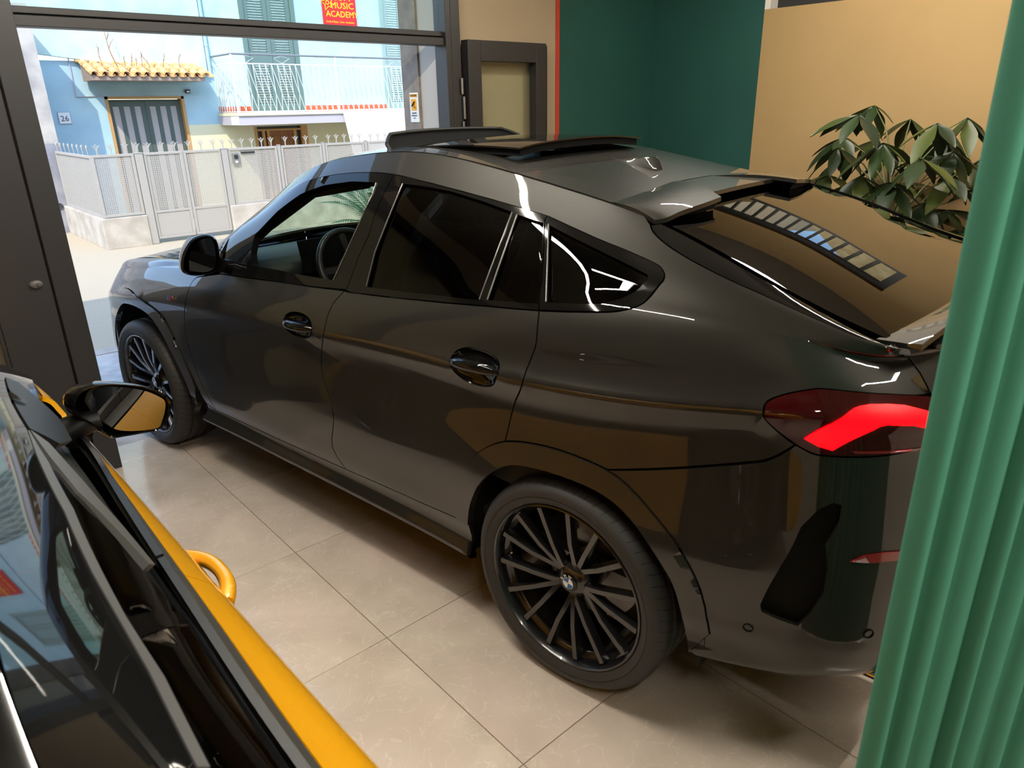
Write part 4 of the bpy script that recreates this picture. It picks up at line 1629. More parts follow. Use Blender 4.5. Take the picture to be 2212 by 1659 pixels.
P_farch = np.vstack([FARC_O, FARC_I[::-1]])
P_rarch = np.vstack([uARCH_O, SIDE.px([(1489, 1408)]), uARCH_I[::-1]])

# window frames (gloss black) and their openings
W_front = [(545, 574), (543, 545), (551, 508), (600, 457), (650, 420), (700, 401), (760, 392.5), (813, 395), (805, 420), (770, 497), (740, 562), (720, 606), (640, 592)]
W_rear = [(870, 397.5), (971, 413), (1045, 436), (1107.6, 459), (1090, 506), (1060, 584), (1036, 649), (950, 639), (870, 630), (792, 620), (810, 546), (840, 470)]
W_vent = [(1117, 464), (1146, 473), (1174.5, 483), (1172, 560), (1165, 657), (1100, 652.5), (1053, 648.5), (1085, 556)]
W_quart = [(1187, 487), (1256, 522.5), (1330, 559), (1398.7, 593.7), (1401, 603), (1376.6, 628.5), (1338.6, 647.5), (1297.5, 658), (1240, 657), (1182, 654), (1184, 570)]
FB = [(851.5, 378), (846, 389), (797.5, 508), (775, 556), (753, 616), (747, 626)]
FR = [(1183.5, 467), (1178, 474), (1175.6, 540), (1171, 603), (1166, 640), (1164.6, 671)]
uFB, uFR = SIDE.px(FB), SIDE.px(FR)
i1 = idx_of(uDLO1, uFB[0])
F_front = np.vstack([uDLO1[:i1], uFB, uBELT[::-1][1:-1], SIDE.px([(480, 580), (487, 555)])])
F_rear = np.vstack([uDLO1[i1 + 1:], uFR[1:], uBELT2[::-1][1:-1], uFB[::-1]])
F_quart = np.vstack([uDLO2, uFR[::-1][1:-1]])
uW = {k: SIDE.px(v) for k, v in (('front', W_front), ('rear', W_rear), ('vent', W_vent), ('quart', W_quart))}

HND = ((642, 702, .205, .105), (1023, 790, .225, .115))


def handle_frame(hx, hy):
    p, n, du, dv = SIDE.ev(SIDE.px([(hx, hy)]))
    p, n = p[0], n[0]
    t = np.array([1.0, 0, -.03])
    t -= n * (t @ n)
    t /= np.linalg.norm(t)
    b = np.cross(n, t)
    return p, n, t, (b if b[2] > 0 else -b)


def bowl_ring(hx, hy, L, Hh, na=44):
    p, n, t, b = handle_frame(hx, hy)
    o = []
    for k in range(na):
        a = 2 * pi * k / na
        sup = (abs(cos(a)) ** 2.3 + abs(sin(a)) ** 2.3) ** (-1 / 2.3)
        q = p + t * (L / 2 * cos(a) * sup) + b * (Hh / 2 * sin(a) * sup)
        o.append(SIDE.hit(q + n * .3, -n))
    return np.array(o)


uH = [bowl_ring(*h) for h in HND]
for sd in (1, -1):
    K = dict(side=sd)
    panel(SIDE, P_door_front, 'front_door', PAINT, SUV, holes=[uH[0]], **K)
    panel(SIDE, P_door_rear, 'rear_door', PAINT, SUV, holes=[uH[1]], **K)
    panel(SIDE, P_quarter, 'side_frame', PAINT, SUV, thick=.02, **K)
    panel(SIDE, P_fender, 'front_fender', PAINT, SUV, **K)
    panel(SIDE, P_rbump, 'rear_bumper', PAINT, SUV, holes=[uVENT], **K)
    panel(SIDE, uVENT, 'bumper_vent', DARK, SUV, off=-.045, thick=.01, gap=-.02, **K)
    panel(SIDE, P_fbump, 'front_bumper', PAINT, SUV, **K)
    panel(SIDE, P_nose, 'front_grille_panel', GLOSS, SUV, **K)
    panel(SIDE, P_skirt, 'side_skirt', PAINT, SUV, **K)
    panel(SIDE, P_farch, 'wheel_arch_trim', PAINT, SUV, off=.006, thick=.03, gap=.001, step=.025, **K)
    panel(SIDE, P_rarch, 'wheel_arch_trim', PAINT, SUV, off=.006, thick=.03, gap=.001, step=.025, **K)
    panel(SIDE, P_trim, 'rear_window_trim', GLOSS, SUV, **K)
    panel(SIDE, P_gate, 'tailgate', PAINT, SUV, **K)
    lamp = panel(SIDE, P_lamp, 'tail_light', REDLENS, SUV, off=.003, thick=.03, **K)
    panel(SIDE, F_front, 'front_window_frame', GLOSS, SUV, holes=[uW['front']], thick=.03, gap=.002, off=.002, **K)
    panel(SIDE, F_rear, 'rear_window_frame', GLOSS, SUV, holes=[uW['rear'], uW['vent']], thick=.03, gap=.002, off=.002, **K)
    panel(SIDE, F_quart, 'quarter_window_frame', GLOSS, SUV, holes=[uW['quart']], thick=.03, gap=.002, off=.002, **K)
    for nm, w in (('rear_side_window', 'rear'), ('rear_side_window', 'vent'), ('quarter_window', 'quart')):
        panel(SIDE, uW[w], nm, TINT, SUV, gap=-.006, off=-.008, thick=.004, **K)
    if sd < 0:
        panel(SIDE, uW['front'], 'front_side_window', TINT, SUV, gap=-.006, off=-.008, thick=.004, **K)
    # light grey strips that stand in for the highlights along the window channels
    for q in ([(814, 396), (806, 420), (771, 497), (741, 562), (721, 606)], [(871, 398), (841, 470), (811, 546), (793, 619)], [(1107, 460), (1090, 506), (1060, 584), (1037, 648)],
              [(1118, 465), (1086, 556), (1054, 648)], [(1186, 486), (1184, 570), (1181, 653)]):
        P3 = SIDE.ev(SIDE.px(q), .0035)[0]
        MB().tube([p_ * np.array([1, sd, 1.0]) for p_ in P3], .0028, n=6).build('window_channel_glint', CHANNEL_GLINT, SUV, smooth=60)
    # light bar in the lamp
    BAR = [(1737.7, 945), (1785, 918), (1833, 890), (1844, 883), (1855, 879), (1877, 875), (1915, 874.5), (1950.6, 877), (1990, 887), (2024, 896), (2022, 926.7), (1990, 921), (1969, 917.5), (1914, 916.4), (1899, 919), (1850, 942), (1807.5, 965), (1798, 970.8), (1767, 961.6)]
    panel(SIDE, SIDE.px(BAR), 'light_bar', REDGLOW, lamp, off=.007, thick=.012, gap=0, step=.02, **K)
    BAR2 = [(1840, 973), (1990, 965), (1992, 970), (1845, 978)]
    panel(SIDE, SIDE.px(BAR2), 'lower_light_strip', mat('dim_red_lens', (0.25, .01, .012), rough=.15, coat=1.0), lamp, off=.005, thick=.006, gap=0, step=.02, **K)
    # liner behind the joints: lower body
    LN = np.vstack([hline(.3, uline(-.9), rowv(10) - .01, 40), hline(uline(-.9), uline(-.56), rowv(3), 6), arc_xz(0, .50, 178, 2, n=24)[:],
                    hline(uline(.52), uline(2.46), rowv(2), 16), arc_xz(2.975, .50, 178, 2, n=24), np.array([[.3, rowv(3)]])])
    panel(SIDE, LN, 'body_liner', DARK, SUV, off=-.022, thick=.01, gap=0, step=.06, **K)
    # door handles: sunk bowl and bridge
    for h, ring in zip(HND, uH):
        p, n, t, b = handle_frame(*h[:2])
        L, Hh = h[2], h[3]
        f2 = np.array([1, sd, 1.0])
        R3 = SIDE.ev(ring)[0]
        na = len(R3)
        vv, ff = [], []
        lay = [(1.0, .001), (.97, -.004), (.86, -.013), (.6, -.019), (.3, -.020), (.02, -.020)]
        for sc_, dz in lay:
            for q in R3:
                vv.append((p + (q - p) * sc_ + n * dz) * f2)
        for i in range(len(lay) - 1):
            for k in range(na):
                k2 = (k + 1) % na
                ff.append((i * na + k, i * na + k2, (i + 1) * na + k2, (i + 1) * na + k))
        g = MB().add(vv, ff)
        hb = g.build('handle_bowl', GLOSS, SUV, smooth=50)
        g = MB()
        path = []
        rr = []
        for k in range(17):
            s_ = -1 + 2 * k / 16
            path.append((p + t * (s_ * L * .49) - b * .004 + n * (-.004 + .020 * (1 - abs(s_) ** 2.6))) * f2)
            rr.append(.009 + .011 * (1 - abs(s_) ** 3))
        g.tube(path, rr, n=12)
        g.build('handle_grip', GLOSS, hb, smooth=60)

# ---- bonnet, roof, glass
UD = lambda i: DKU[DI.index(i)]


def rect_uv(u0, u1, w0, w1, n=14):
    return np.vstack([np.c_[np.linspace(u0, u1, n), np.full(n, w0)], np.c_[np.full(n, u1), np.linspace(w0, w1, n)],
                      np.c_[np.linspace(u1, u0, n), np.full(n, w1)], np.c_[np.full(n, u0), np.linspace(w1, w0, n)]])


panel(HOOD, rect_uv(0.02, HKU[-1] - .02, -.985, .985), 'bonnet', PAINT, SUV, step=.05, gap=.002)
panel(DECK, rect_uv(0.01, UD(11) - .06, -.955, .955), 'windscreen', SCREEN, SUV, step=.06, thick=.005, gap=.002)
hole = rect_uv(UD(12) - .23, UD(13) - .04, -.72, .72)
u_sp = DECK.px([(1327, 439), (1400, 414), (1454, 394)])
sw = 1.0
su = [float(q) for q in u_sp[:, 0]]
roof_poly = np.vstack([np.c_[np.linspace(UD(11) - .05, su[0], 30), np.full(30, .985)],
                       np.array([[su[1], float(u_sp[1][1])], [su[2], float(u_sp[2][1])], [su[2], -float(u_sp[2][1])], [su[1], -float(u_sp[1][1])]]),
                       np.c_[np.linspace(su[0], UD(11) - .05, 30), np.full(30, -.985)]])
panel(DECK, roof_poly, 'roof', PAINT, SUV, holes=[hole], step=.05, thick=.03)
panel(DECK, rect_uv(su[0] - .02, UD(18) - .012, -.955, .955), 'rear_window', REARGL, SUV, step=.05, thick=.005, off=-.006)
panel(DECK, rect_uv(UD(10), UD(15), -.9, .9), 'headliner', HEADLIN, SUV, holes=[hole], step=.09, thick=.01, off=-.05)

# tilted, slid-back glass sunroof
def deckxy(x, y, dz=0.0):
    loc = DECK.bvh.ray_cast(Vector((x, y, 3)), Vector((0, 0, -1)))[0]
    if loc is None:
        loc = DECK.bvh.find_nearest(Vector((x, y, 1.55)))[0]
    return np.array([x, y, loc.z + dz])


def sheet(fn, n1, n2, name, m, parent, thick=.01, smooth=35, mesh_only=False):
    """grid sheet fn(a, b), a, b in 0..1, given a thickness downwards"""
    g = MB()
    T = [[np.array(fn(i / n1, j / n2)) for j in range(n2 + 1)] for i in range(n1 + 1)]
    v = [p for r in T for p in r]
    B = [p - np.array([0, 0, thick]) for p in v]
    m2 = n2 + 1
    f = []
    N = len(v)
    for i in range(n1):
        for j in range(n2):
            a = i * m2 + j
            f.append((a, a + 1, a + m2 + 1, a + m2))
            f.append((N + a, N + a + m2, N + a + m2 + 1, N + a + 1))
    ring = [j for j in range(m2)] + [i * m2 + n2 for i in range(1, n1 + 1)] + [n1 * m2 + j for j in range(n2 - 1, -1, -1)] + [i * m2 for i in range(n1 - 1, 0, -1)]
    for a, b in zip(ring, ring[1:] + ring[:1]):
        f.append((a, b, N + b, N + a))
    g.add(v + B, f)
    return g.build(name, m, parent, smooth=smooth)


SUNGLASS = mat('sunroof_glass', (0.006, 0.006, 0.006), rough=0.01, spec=.6)


def sun_fn(a, b):
    x, y = 1.12 - .50 * a, .425 * (2 * b - 1)
    z = deckxy(x, 0)[2] + .018 + .044 * a - .016 * (2 * b - 1) ** 2 - .006 * abs(2 * b - 1) ** 6
    return (x, y, z)


sheet(sun_fn, 14, 24, 'sunroof_panel', SUNGLASS, SUV, thick=.006)
sheet(lambda a, b: np.array(sun_fn(.02 + .955 * a, .02 + .96 * b)) - (0, 0, .008), 10, 20, 'sunroof_carrier', DARK, SUV, thick=.026)
for y in (-.36, .36):
    MB().bar((1.0, y, deckxy(1.0, y)[2] - .03), (.70, y, deckxy(.7, y)[2] + .03), .02, .02).build('sunroof_lift_arm', STEEL, SUV)
# wind deflector with its net in front of the opening
df = empty('wind_deflector')
df.parent = SUV
top_, bot_ = [], []
for k in range(25):
    s_ = -1 + 2 * k / 24
    y = .44 * s_
    x = 1.47 - .05 * s_ * s_ - .05 * max(0, abs(s_) - .85) * 6
    zr = deckxy(x, y)[2]
    hgt = .058 - .035 * max(0, abs(s_) - .85) * 6.6
    top_.append((x - .03, y, zr + hgt))
    bot_.append((x - .05, y, zr - .004))
g = MB()
g.tube(top_, .008, n=8)
g.tube([bot_[0], top_[0]], .008)
g.tube([bot_[-1], top_[-1]], .008)
g.build('deflector_frame', SATIN, df, smooth=50)
g = MB()
g.add(top_ + bot_, [(i, i + 1, 25 + i + 1, 25 + i) for i in range(24)])
NET = mat('deflector_net', (.010, .011, .012), rough=.8, spec=.12)
g.build('deflector_net', NET, df, smooth=50)

# roof spoiler: two wings with a valley between, black fins below
SPA = np.array([q for q in DECK.ev(DECK.px([(1319, 443), (1328, 438.5), (1400, 414), (1454, 394.5), (1474, 393)]), .004)[0]])
_sp = {}


def SPOILER_SURF(h):
    if h not in _sp:
        nn = DECK.N + np.array([0, 0, h])
        _sp[h] = Patch(nn, DKU, WN, flip=-1, org=CAR_O, axes=CAR_A, nu=120, nv=60)
    return _sp[h]


def sp_wing(sd):
    f2 = np.array([1, sd, 1.0])
    A = [deckxy(p[0], p[1], .004) for p in SPA]
    o_ = CAR_A @ (CAMV - CAR_O)

    def onz(x, y, z):
        d = CAR_A @ ray_dir(x, y)
        t = (z - o_[2]) / d[2]
        return o_ + t * d
    # rear edge of the wing, and how far it stands off the glass
    E = []
    for q, h in (((1405, 486), .002), ((1440, 470), .014), ((1473, 455), .024), ((1520, 439), .034), ((1558, 425), .040)):
        uv = SPOILER_SURF(h).px([q])
        E.append(SPOILER_SURF(h).ev(uv)[0][0])
    A_, E_ = smooth_line(A, 6), smooth_line(E, 6)
    def res(P, n):
        L = np.r_[0, np.cumsum(np.linalg.norm(np.diff(P, axis=0), axis=1))]
        return np.array([[np.interp(q * L[-1], L, P[:, k]) for k in range(3)] for q in np.linspace(0, 1, n)])
    A_, E_ = res(A_, 25), res(E_, 25)

    def fn(a, b):
        k = b * 24
        i = min(int(k), 23)
        t = k - i
        P0, P1 = A_[i] * (1 - t) + A_[i + 1] * t, E_[i] * (1 - t) + E_[i + 1] * t
        q = P0 * (1 - a) + P1 * a
        q = q + np.array([0, 0, .010 * sin(pi * a)])
        return q * f2
    return fn, E_


for sd in (1, -1):
    fn, E_ = sp_wing(sd)
    w = sheet(fn, 8, 24, 'roof_spoiler', PAINT, SUV, thick=.014)
    g = MB()
    f2 = np.array([1, sd, 1.0])
    v, f = [], []
    for k in range(len(E_)):
        e = E_[k] + np.array([.008, 0, -.012])
        d_ = deckxy(e[0] + .015, min(e[1], .64), -.004)
        d_[2] = min(d_[2], e[2] - .002)
        v += [e * f2, d_ * f2, (e + np.array([.03, 0, .001])) * f2, (d_ + np.array([.03, 0, .002])) * f2]
    for k in range(len(E_) - 1):
        a, b = 4 * k, 4 * k + 4
        f += [(a, a + 1, b + 1, b), (a + 2, b + 2, b + 3, a + 3)]
    g.add(v, f)
    g.build('spoiler_underside', DARK, SUV)

# middle piece of the spoiler, set back between the wings
Dm, Fm = SPA[-1], SPOILER_SURF(.04).ev(SPOILER_SURF(.04).px([(1558, 425)]))[0][0]


def mid_fn(a, b):
    s_ = 2 * b - 1
    x0, x1 = Dm[0], Dm[0] + (Fm[0] - Dm[0]) * .72
    y0, y1 = Dm[1] + .004, Dm[1] + (Fm[1] - Dm[1]) * .72 + .004
    x, y = x0 + (x1 - x0) * a, (y0 + (y1 - y0) * a) * s_
    return np.array([x, y, deckxy(x, y)[2] + .004 + .022 * a])


sheet(mid_fn, 8, 16, 'roof_spoiler_middle', PAINT, SUV, thick=.014)

# tail lip
g = MB()
v, f = [], []
n_ = 30
for k in range(n_ + 1):
    w_ = -1 + 2 * k / n_
    p, nrm, _, _ = DECK.ev([[UD(18) - .01, w_ * .97]])
    p = p[0]
    aw = abs(w_)
    hgt = .028 * (1 - aw ** 6) + .004
    v += [p + (.05, 0, .002), p + (-.015, 0, hgt), p + (-.05, 0, hgt + .004), p + (-.05, 0, hgt - .014), p + (.0, 0, -.02)]
for k in range(n_):
    a, b = 5 * k, 5 * k + 5
    for j in range(5):
        f.append((a + j, a + (j + 1) % 5, b + (j + 1) % 5, b + j))
f += [(0, 1, 2, 3, 4), tuple(5 * n_ + j for j in (4, 3, 2, 1, 0))]
g.add(v, f)
g.build('tail_lip', PAINT, SUV, smooth=35)

# shark fin aerial
pf = DECK.ev(DECK.px([(1362, 337), (1470, 362)]))[0]
x0, x1 = pf[0][0], pf[1][0]
g = MB()
v, f = [], []
n_ = 14
for k in range(n_ + 1):
    t = k / n_
    x = x0 + (x1 - x0) * t
    zb = deckxy(x, 0)[2]
    h = .056 * (max(0, t) ** 1.7) * (1 if t < .78 else max(0.0, 1 - ((t - .78) / .22) ** 3)) + .002
    wd = .024 * sin(pi * min(1, .08 + .9 * t)) ** .6
    v += [(x, wd, zb), (x, wd * .55, zb + h * .35), (x, wd * .16, zb + h), (x, -wd * .16, zb + h), (x, -wd * .55, zb + h * .35), (x, -wd, zb)]
for k in range(n_):
    a, b = 6 * k, 6 * k + 6
    for j in range(6):
        f.append((a + j, b + j, b + (j + 1) % 6, a + (j + 1) % 6))
f += [(0, 1, 2, 3, 4, 5), tuple(6 * n_ + j for j in (5, 4, 3, 2, 1, 0))]
g.add(v, f)
g.build('shark_fin_aerial', PAINT, SUV, smooth=50)

# reflector, parking sensors, exhaust, badge
for sd in (1, -1):
    panel(SIDE, SIDE.px([(1837, 1212), (1866, 1199), (1910, 1192), (1960, 1187), (1960, 1206), (1920, 1211), (1877, 1215)]), 'rear_reflector',
          mat('reflector_red', (.30, .012, .012), rough=.25, coat=1.0), SUV, off=.004, thick=.01, gap=0, side=sd, step=.02)
    for q in ((1616, 1356), (1876, 1369)):
        p, n, _, _ = SIDE.ev(SIDE.px([q]))
        g = MB()
        f2 = np.array([1, sd, 1.0])
        a = Vector(n[0]).orthogonal().normalized()
        b = Vector(n[0]).cross(a)
        ring = [Vector(p[0] + n[0] * .0015) + (a * cos(2 * pi * k / 20) + b * sin(2 * pi * k / 20)) * .0125 for k in range(20)]
        g.tube([tuple(np.array(r) * f2) for r in ring], .0016, n=6, closed=True)
        g.build('parking_sensor', DARK, SUV, smooth=60)
    o_ = CAR_A @ (CAMV - CAR_O)
    c = np.array([-.93, .60 * sd, .325])
    ex = part_empty('exhaust_tip', SUV)
    for nm, rx, rz, m_, d0 in (('tip_outer', .115, .052, CHROME, 0), ('tip_inner', .09, .037, GLOSS, .02)):
        g = MB()
        path = []
        for k in range(32):
            a = 2 * pi * k / 32
            ca, sa = cos(a), sin(a)
            path.append((c[0] + .02 * sa * 0 + d0, c[1] + rx * ca, c[2] + rz * sa))
        v, f = [], []
        for dx in (-.045, .10):
            for s_ in (1.0, .9):
                v += [(c[0] + d0 + dx, c[1] + rx * s_ * cos(2 * pi * k / 32), c[2] + rz * s_ * sin(2 * pi * k / 32)) for k in range(32)]
        for k in range(32):
            k2 = (k + 1) % 32
            f += [(k, k2, 64 + k2, 64 + k), (32 + k, 96 + k, 96 + k2, 32 + k2), (k, 32 + k, 32 + k2, k2)]
        g.add(v, f)
        g.build(nm, m_, ex, smooth=40)
p, n, _, _ = SIDE.ev(SIDE.px([(371, 645)]))
t = np.array([-1.0, 0, 0])
t -= n[0] * (t @ n[0])
t /= np.linalg.norm(t)
b = np.cross(n[0], t)
bg_ = part_empty('fender_badge', SUV)
for k, (c_, nm) in enumerate((((.02, .16, .45), 'light_blue_stripe'), ((.01, .03, .2), 'dark_blue_stripe'), ((.5, .01, .01), 'red_stripe'))):
    g = MB()
    g.add(place([(-.042 + .011 * k, -.012, .001), (-.033 + .011 * k, -.012, .001), (-.026 + .011 * k, .012, .001), (-.035 + .011 * k, .012, .001),
                 (-.042 + .011 * k, -.012, .004), (-.033 + .011 * k, -.012, .004), (-.026 + .011 * k, .012, .004), (-.035 + .011 * k, .012, .004)], p[0], t, b),
          [(3, 2, 1, 0), (4, 5, 6, 7), (0, 1, 5, 4), (1, 2, 6, 5), (2, 3, 7, 6), (3, 0, 4, 7)])
    g.build('badge_stripe', mat('badge_' + nm, c_, rough=.3), bg_)
v, f = text_geom('M', .036, .003)
g = MB()
g.add(place([(q[0] + .018, q[1], q[2] + .003) for q in v], p[0], t, b), f)
g.build('badge_letter', CHROME, bg_)

# ---- door mirrors
def mirror_part(sd):
    f2 = np.array([1, sd, 1.0])
    mroot = part_empty('door_mirror', SUV)
    o_ = CAR_A @ (CAMV - CAR_O)

    def on_x(x, y, X):
        d = CAR_A @ ray_dir(x, y)
        t = (X - o_[0]) / d[0]
        return o_ + t * d
    XM = 1.93
    out = [(393, 578), (394, 566), (398, 548), (408, 528), (420, 515), (440, 508), (456, 508), (467, 515), (473, 530), (476, 552), (475, 572), (468, 586), (452, 593), (424, 597), (402, 593), (395, 586)]
    rim = np.array([on_x(*q, XM) for q in smooth_line(out + out[:1], 3)[:-1]])
    c = rim.mean(0)
    v, f = [], []
    lay = [(0.92, 0.0), (1.0, .012), (1.0, .03), (.97, .07), (.86, .115), (.62, .15), (.3, .165)]
    n = len(rim)
    for sc_, dx in lay:
        for q in rim:
            v.append((c + (q - c) * sc_ + np.array([dx, -.25 * dx, 0])) * f2)
    for i in range(len(lay) - 1):
        for k in range(n):
            k2 = (k + 1) % n
            f.append((i * n + k, i * n + k2, (i + 1) * n + k2, (i + 1) * n + k))
    f.append(tuple((len(lay) - 1) * n + k for k in range(n)))
    g = MB()
    g.add(v, f)
    g.build('mirror_housing', GLOSS, mroot, smooth=45)
    gl = [(410, 585), (408, 560), (415, 538), (430, 520), (450, 513), (463, 520), (467, 545), (466, 570), (462, 583), (440, 588)]
    G = np.array([on_x(*q, XM + .014) for q in smooth_line(gl + gl[:1], 2)[:-1]])
    g = MB()
    n = len(G)
    g.add([q * f2 for q in G] + [(q + (.008, 0, 0)) * f2 for q in G], [tuple(range(n)), tuple(reversed(range(n, 2 * n)))] + [(k, (k + 1) % n, n + (k + 1) % n, n + k) for k in range(n)])
    g.build('mirror_glass', MIRGL, mroot)
    g = MB()
    a0, a1 = on_x(474, 560, XM + .05), on_x(474, 585, XM + .05)
    mid = (a0 + a1) / 2
    root = SIDE.ev(SIDE.px([(497, 577)]))[0][0]
    g.tube([mid * f2, (mid * .55 + root * .45) * f2, (root + np.array([0, -.03, -.01])) * f2], [.034, .03, .04], n=12)
    g.build('mirror_arm', GLOSS, mroot, smooth=50)


MIRGL = mat('mirror_glass', (0.35, 0.36, 0.37), rough=0.01, metal=1.0)
for sd in (1, -1):
    mirror_part(sd)


# ---- wheels
def tyre_mat():
    m = RUBBER
    nt = m.node_tree
    b = bsdf(m)
    tc = nt.nodes.new('ShaderNodeTexCoord')
    sx = nt.nodes.new('ShaderNodeSeparateXYZ')
    nt.links.new(tc.outputs['Object'], sx.inputs[0])
    at2 = nt.nodes.new('ShaderNodeMath')
    at2.operation = 'ARCTAN2'
    nt.links.new(sx.outputs['Z'], at2.inputs[0])
    nt.links.new(sx.outputs['X'], at2.inputs[1])
    # slanted sipes: angle + a little of the cross position
    my = nt.nodes.new('ShaderNodeMath')
    my.operation = 'MULTIPLY'
    my.inputs[1].default_value = 1.1
    nt.links.new(sx.outputs['Y'], my.inputs[0])
    ad = nt.nodes.new('ShaderNodeMath')
    ad.operation = 'ADD'
    nt.links.new(at2.outputs[0], ad.inputs[0])
    nt.links.new(my.outputs[0], ad.inputs[1])
    ml = nt.nodes.new('ShaderNodeMath')
    ml.operation = 'MULTIPLY'
    ml.inputs[1].default_value = 62 / (2 * pi)
    nt.links.new(ad.outputs[0], ml.inputs[0])
    fr = nt.nodes.new('ShaderNodeMath')
    fr.operation = 'FRACT'
    nt.links.new(ml.outputs[0], fr.inputs[0])
    lt = nt.nodes.new('ShaderNodeMath')
    lt.operation = 'LESS_THAN'
    lt.inputs[1].default_value = 0.09
    nt.links.new(fr.outputs[0], lt.inputs[0])
    # only out on the tread
    r2 = nt.nodes.new('ShaderNodeVectorMath')
    r2.operation = 'LENGTH'
    cx = nt.nodes.new('ShaderNodeCombineXYZ')
    nt.links.new(sx.outputs['X'], cx.inputs[0])
    nt.links.new(sx.outputs['Z'], cx.inputs[1])
    nt.links.new(cx.outputs[0], r2.inputs[0])
    gt = nt.nodes.new('ShaderNodeMath')
    gt.operation = 'GREATER_THAN'
    gt.inputs[1].default_value = 0.357
    nt.links.new(r2.outputs['Value'], gt.inputs[0])
    mm = nt.nodes.new('ShaderNodeMath')
    mm.operation = 'MULTIPLY'
    nt.links.new(lt.outputs[0], mm.inputs[0])
    nt.links.new(gt.outputs[0], mm.inputs[1])
    bp = nt.nodes.new('ShaderNodeBump')
    bp.inputs['Strength'].default_value = 1.0
    bp.inputs['Distance'].default_value = 0.006
    bp.invert = True
    nt.links.new(mm.outputs[0], bp.inputs['Height'])
    nt.links.new(bp.outputs[0], b.inputs['Normal'])
    mxc = nt.nodes.new('ShaderNodeMix')
    mxc.data_type = 'RGBA'
    mxc.inputs[6].default_value = (0.030, 0.0285, 0.027, 1)
    mxc.inputs[7].default_value = (0.003, 0.003, 0.003, 1)
    nt.links.new(mm.outputs[0], mxc.inputs[0])
    nt.links.new(mxc.outputs[2], b.inputs['Base Color'])


tyre_mat()


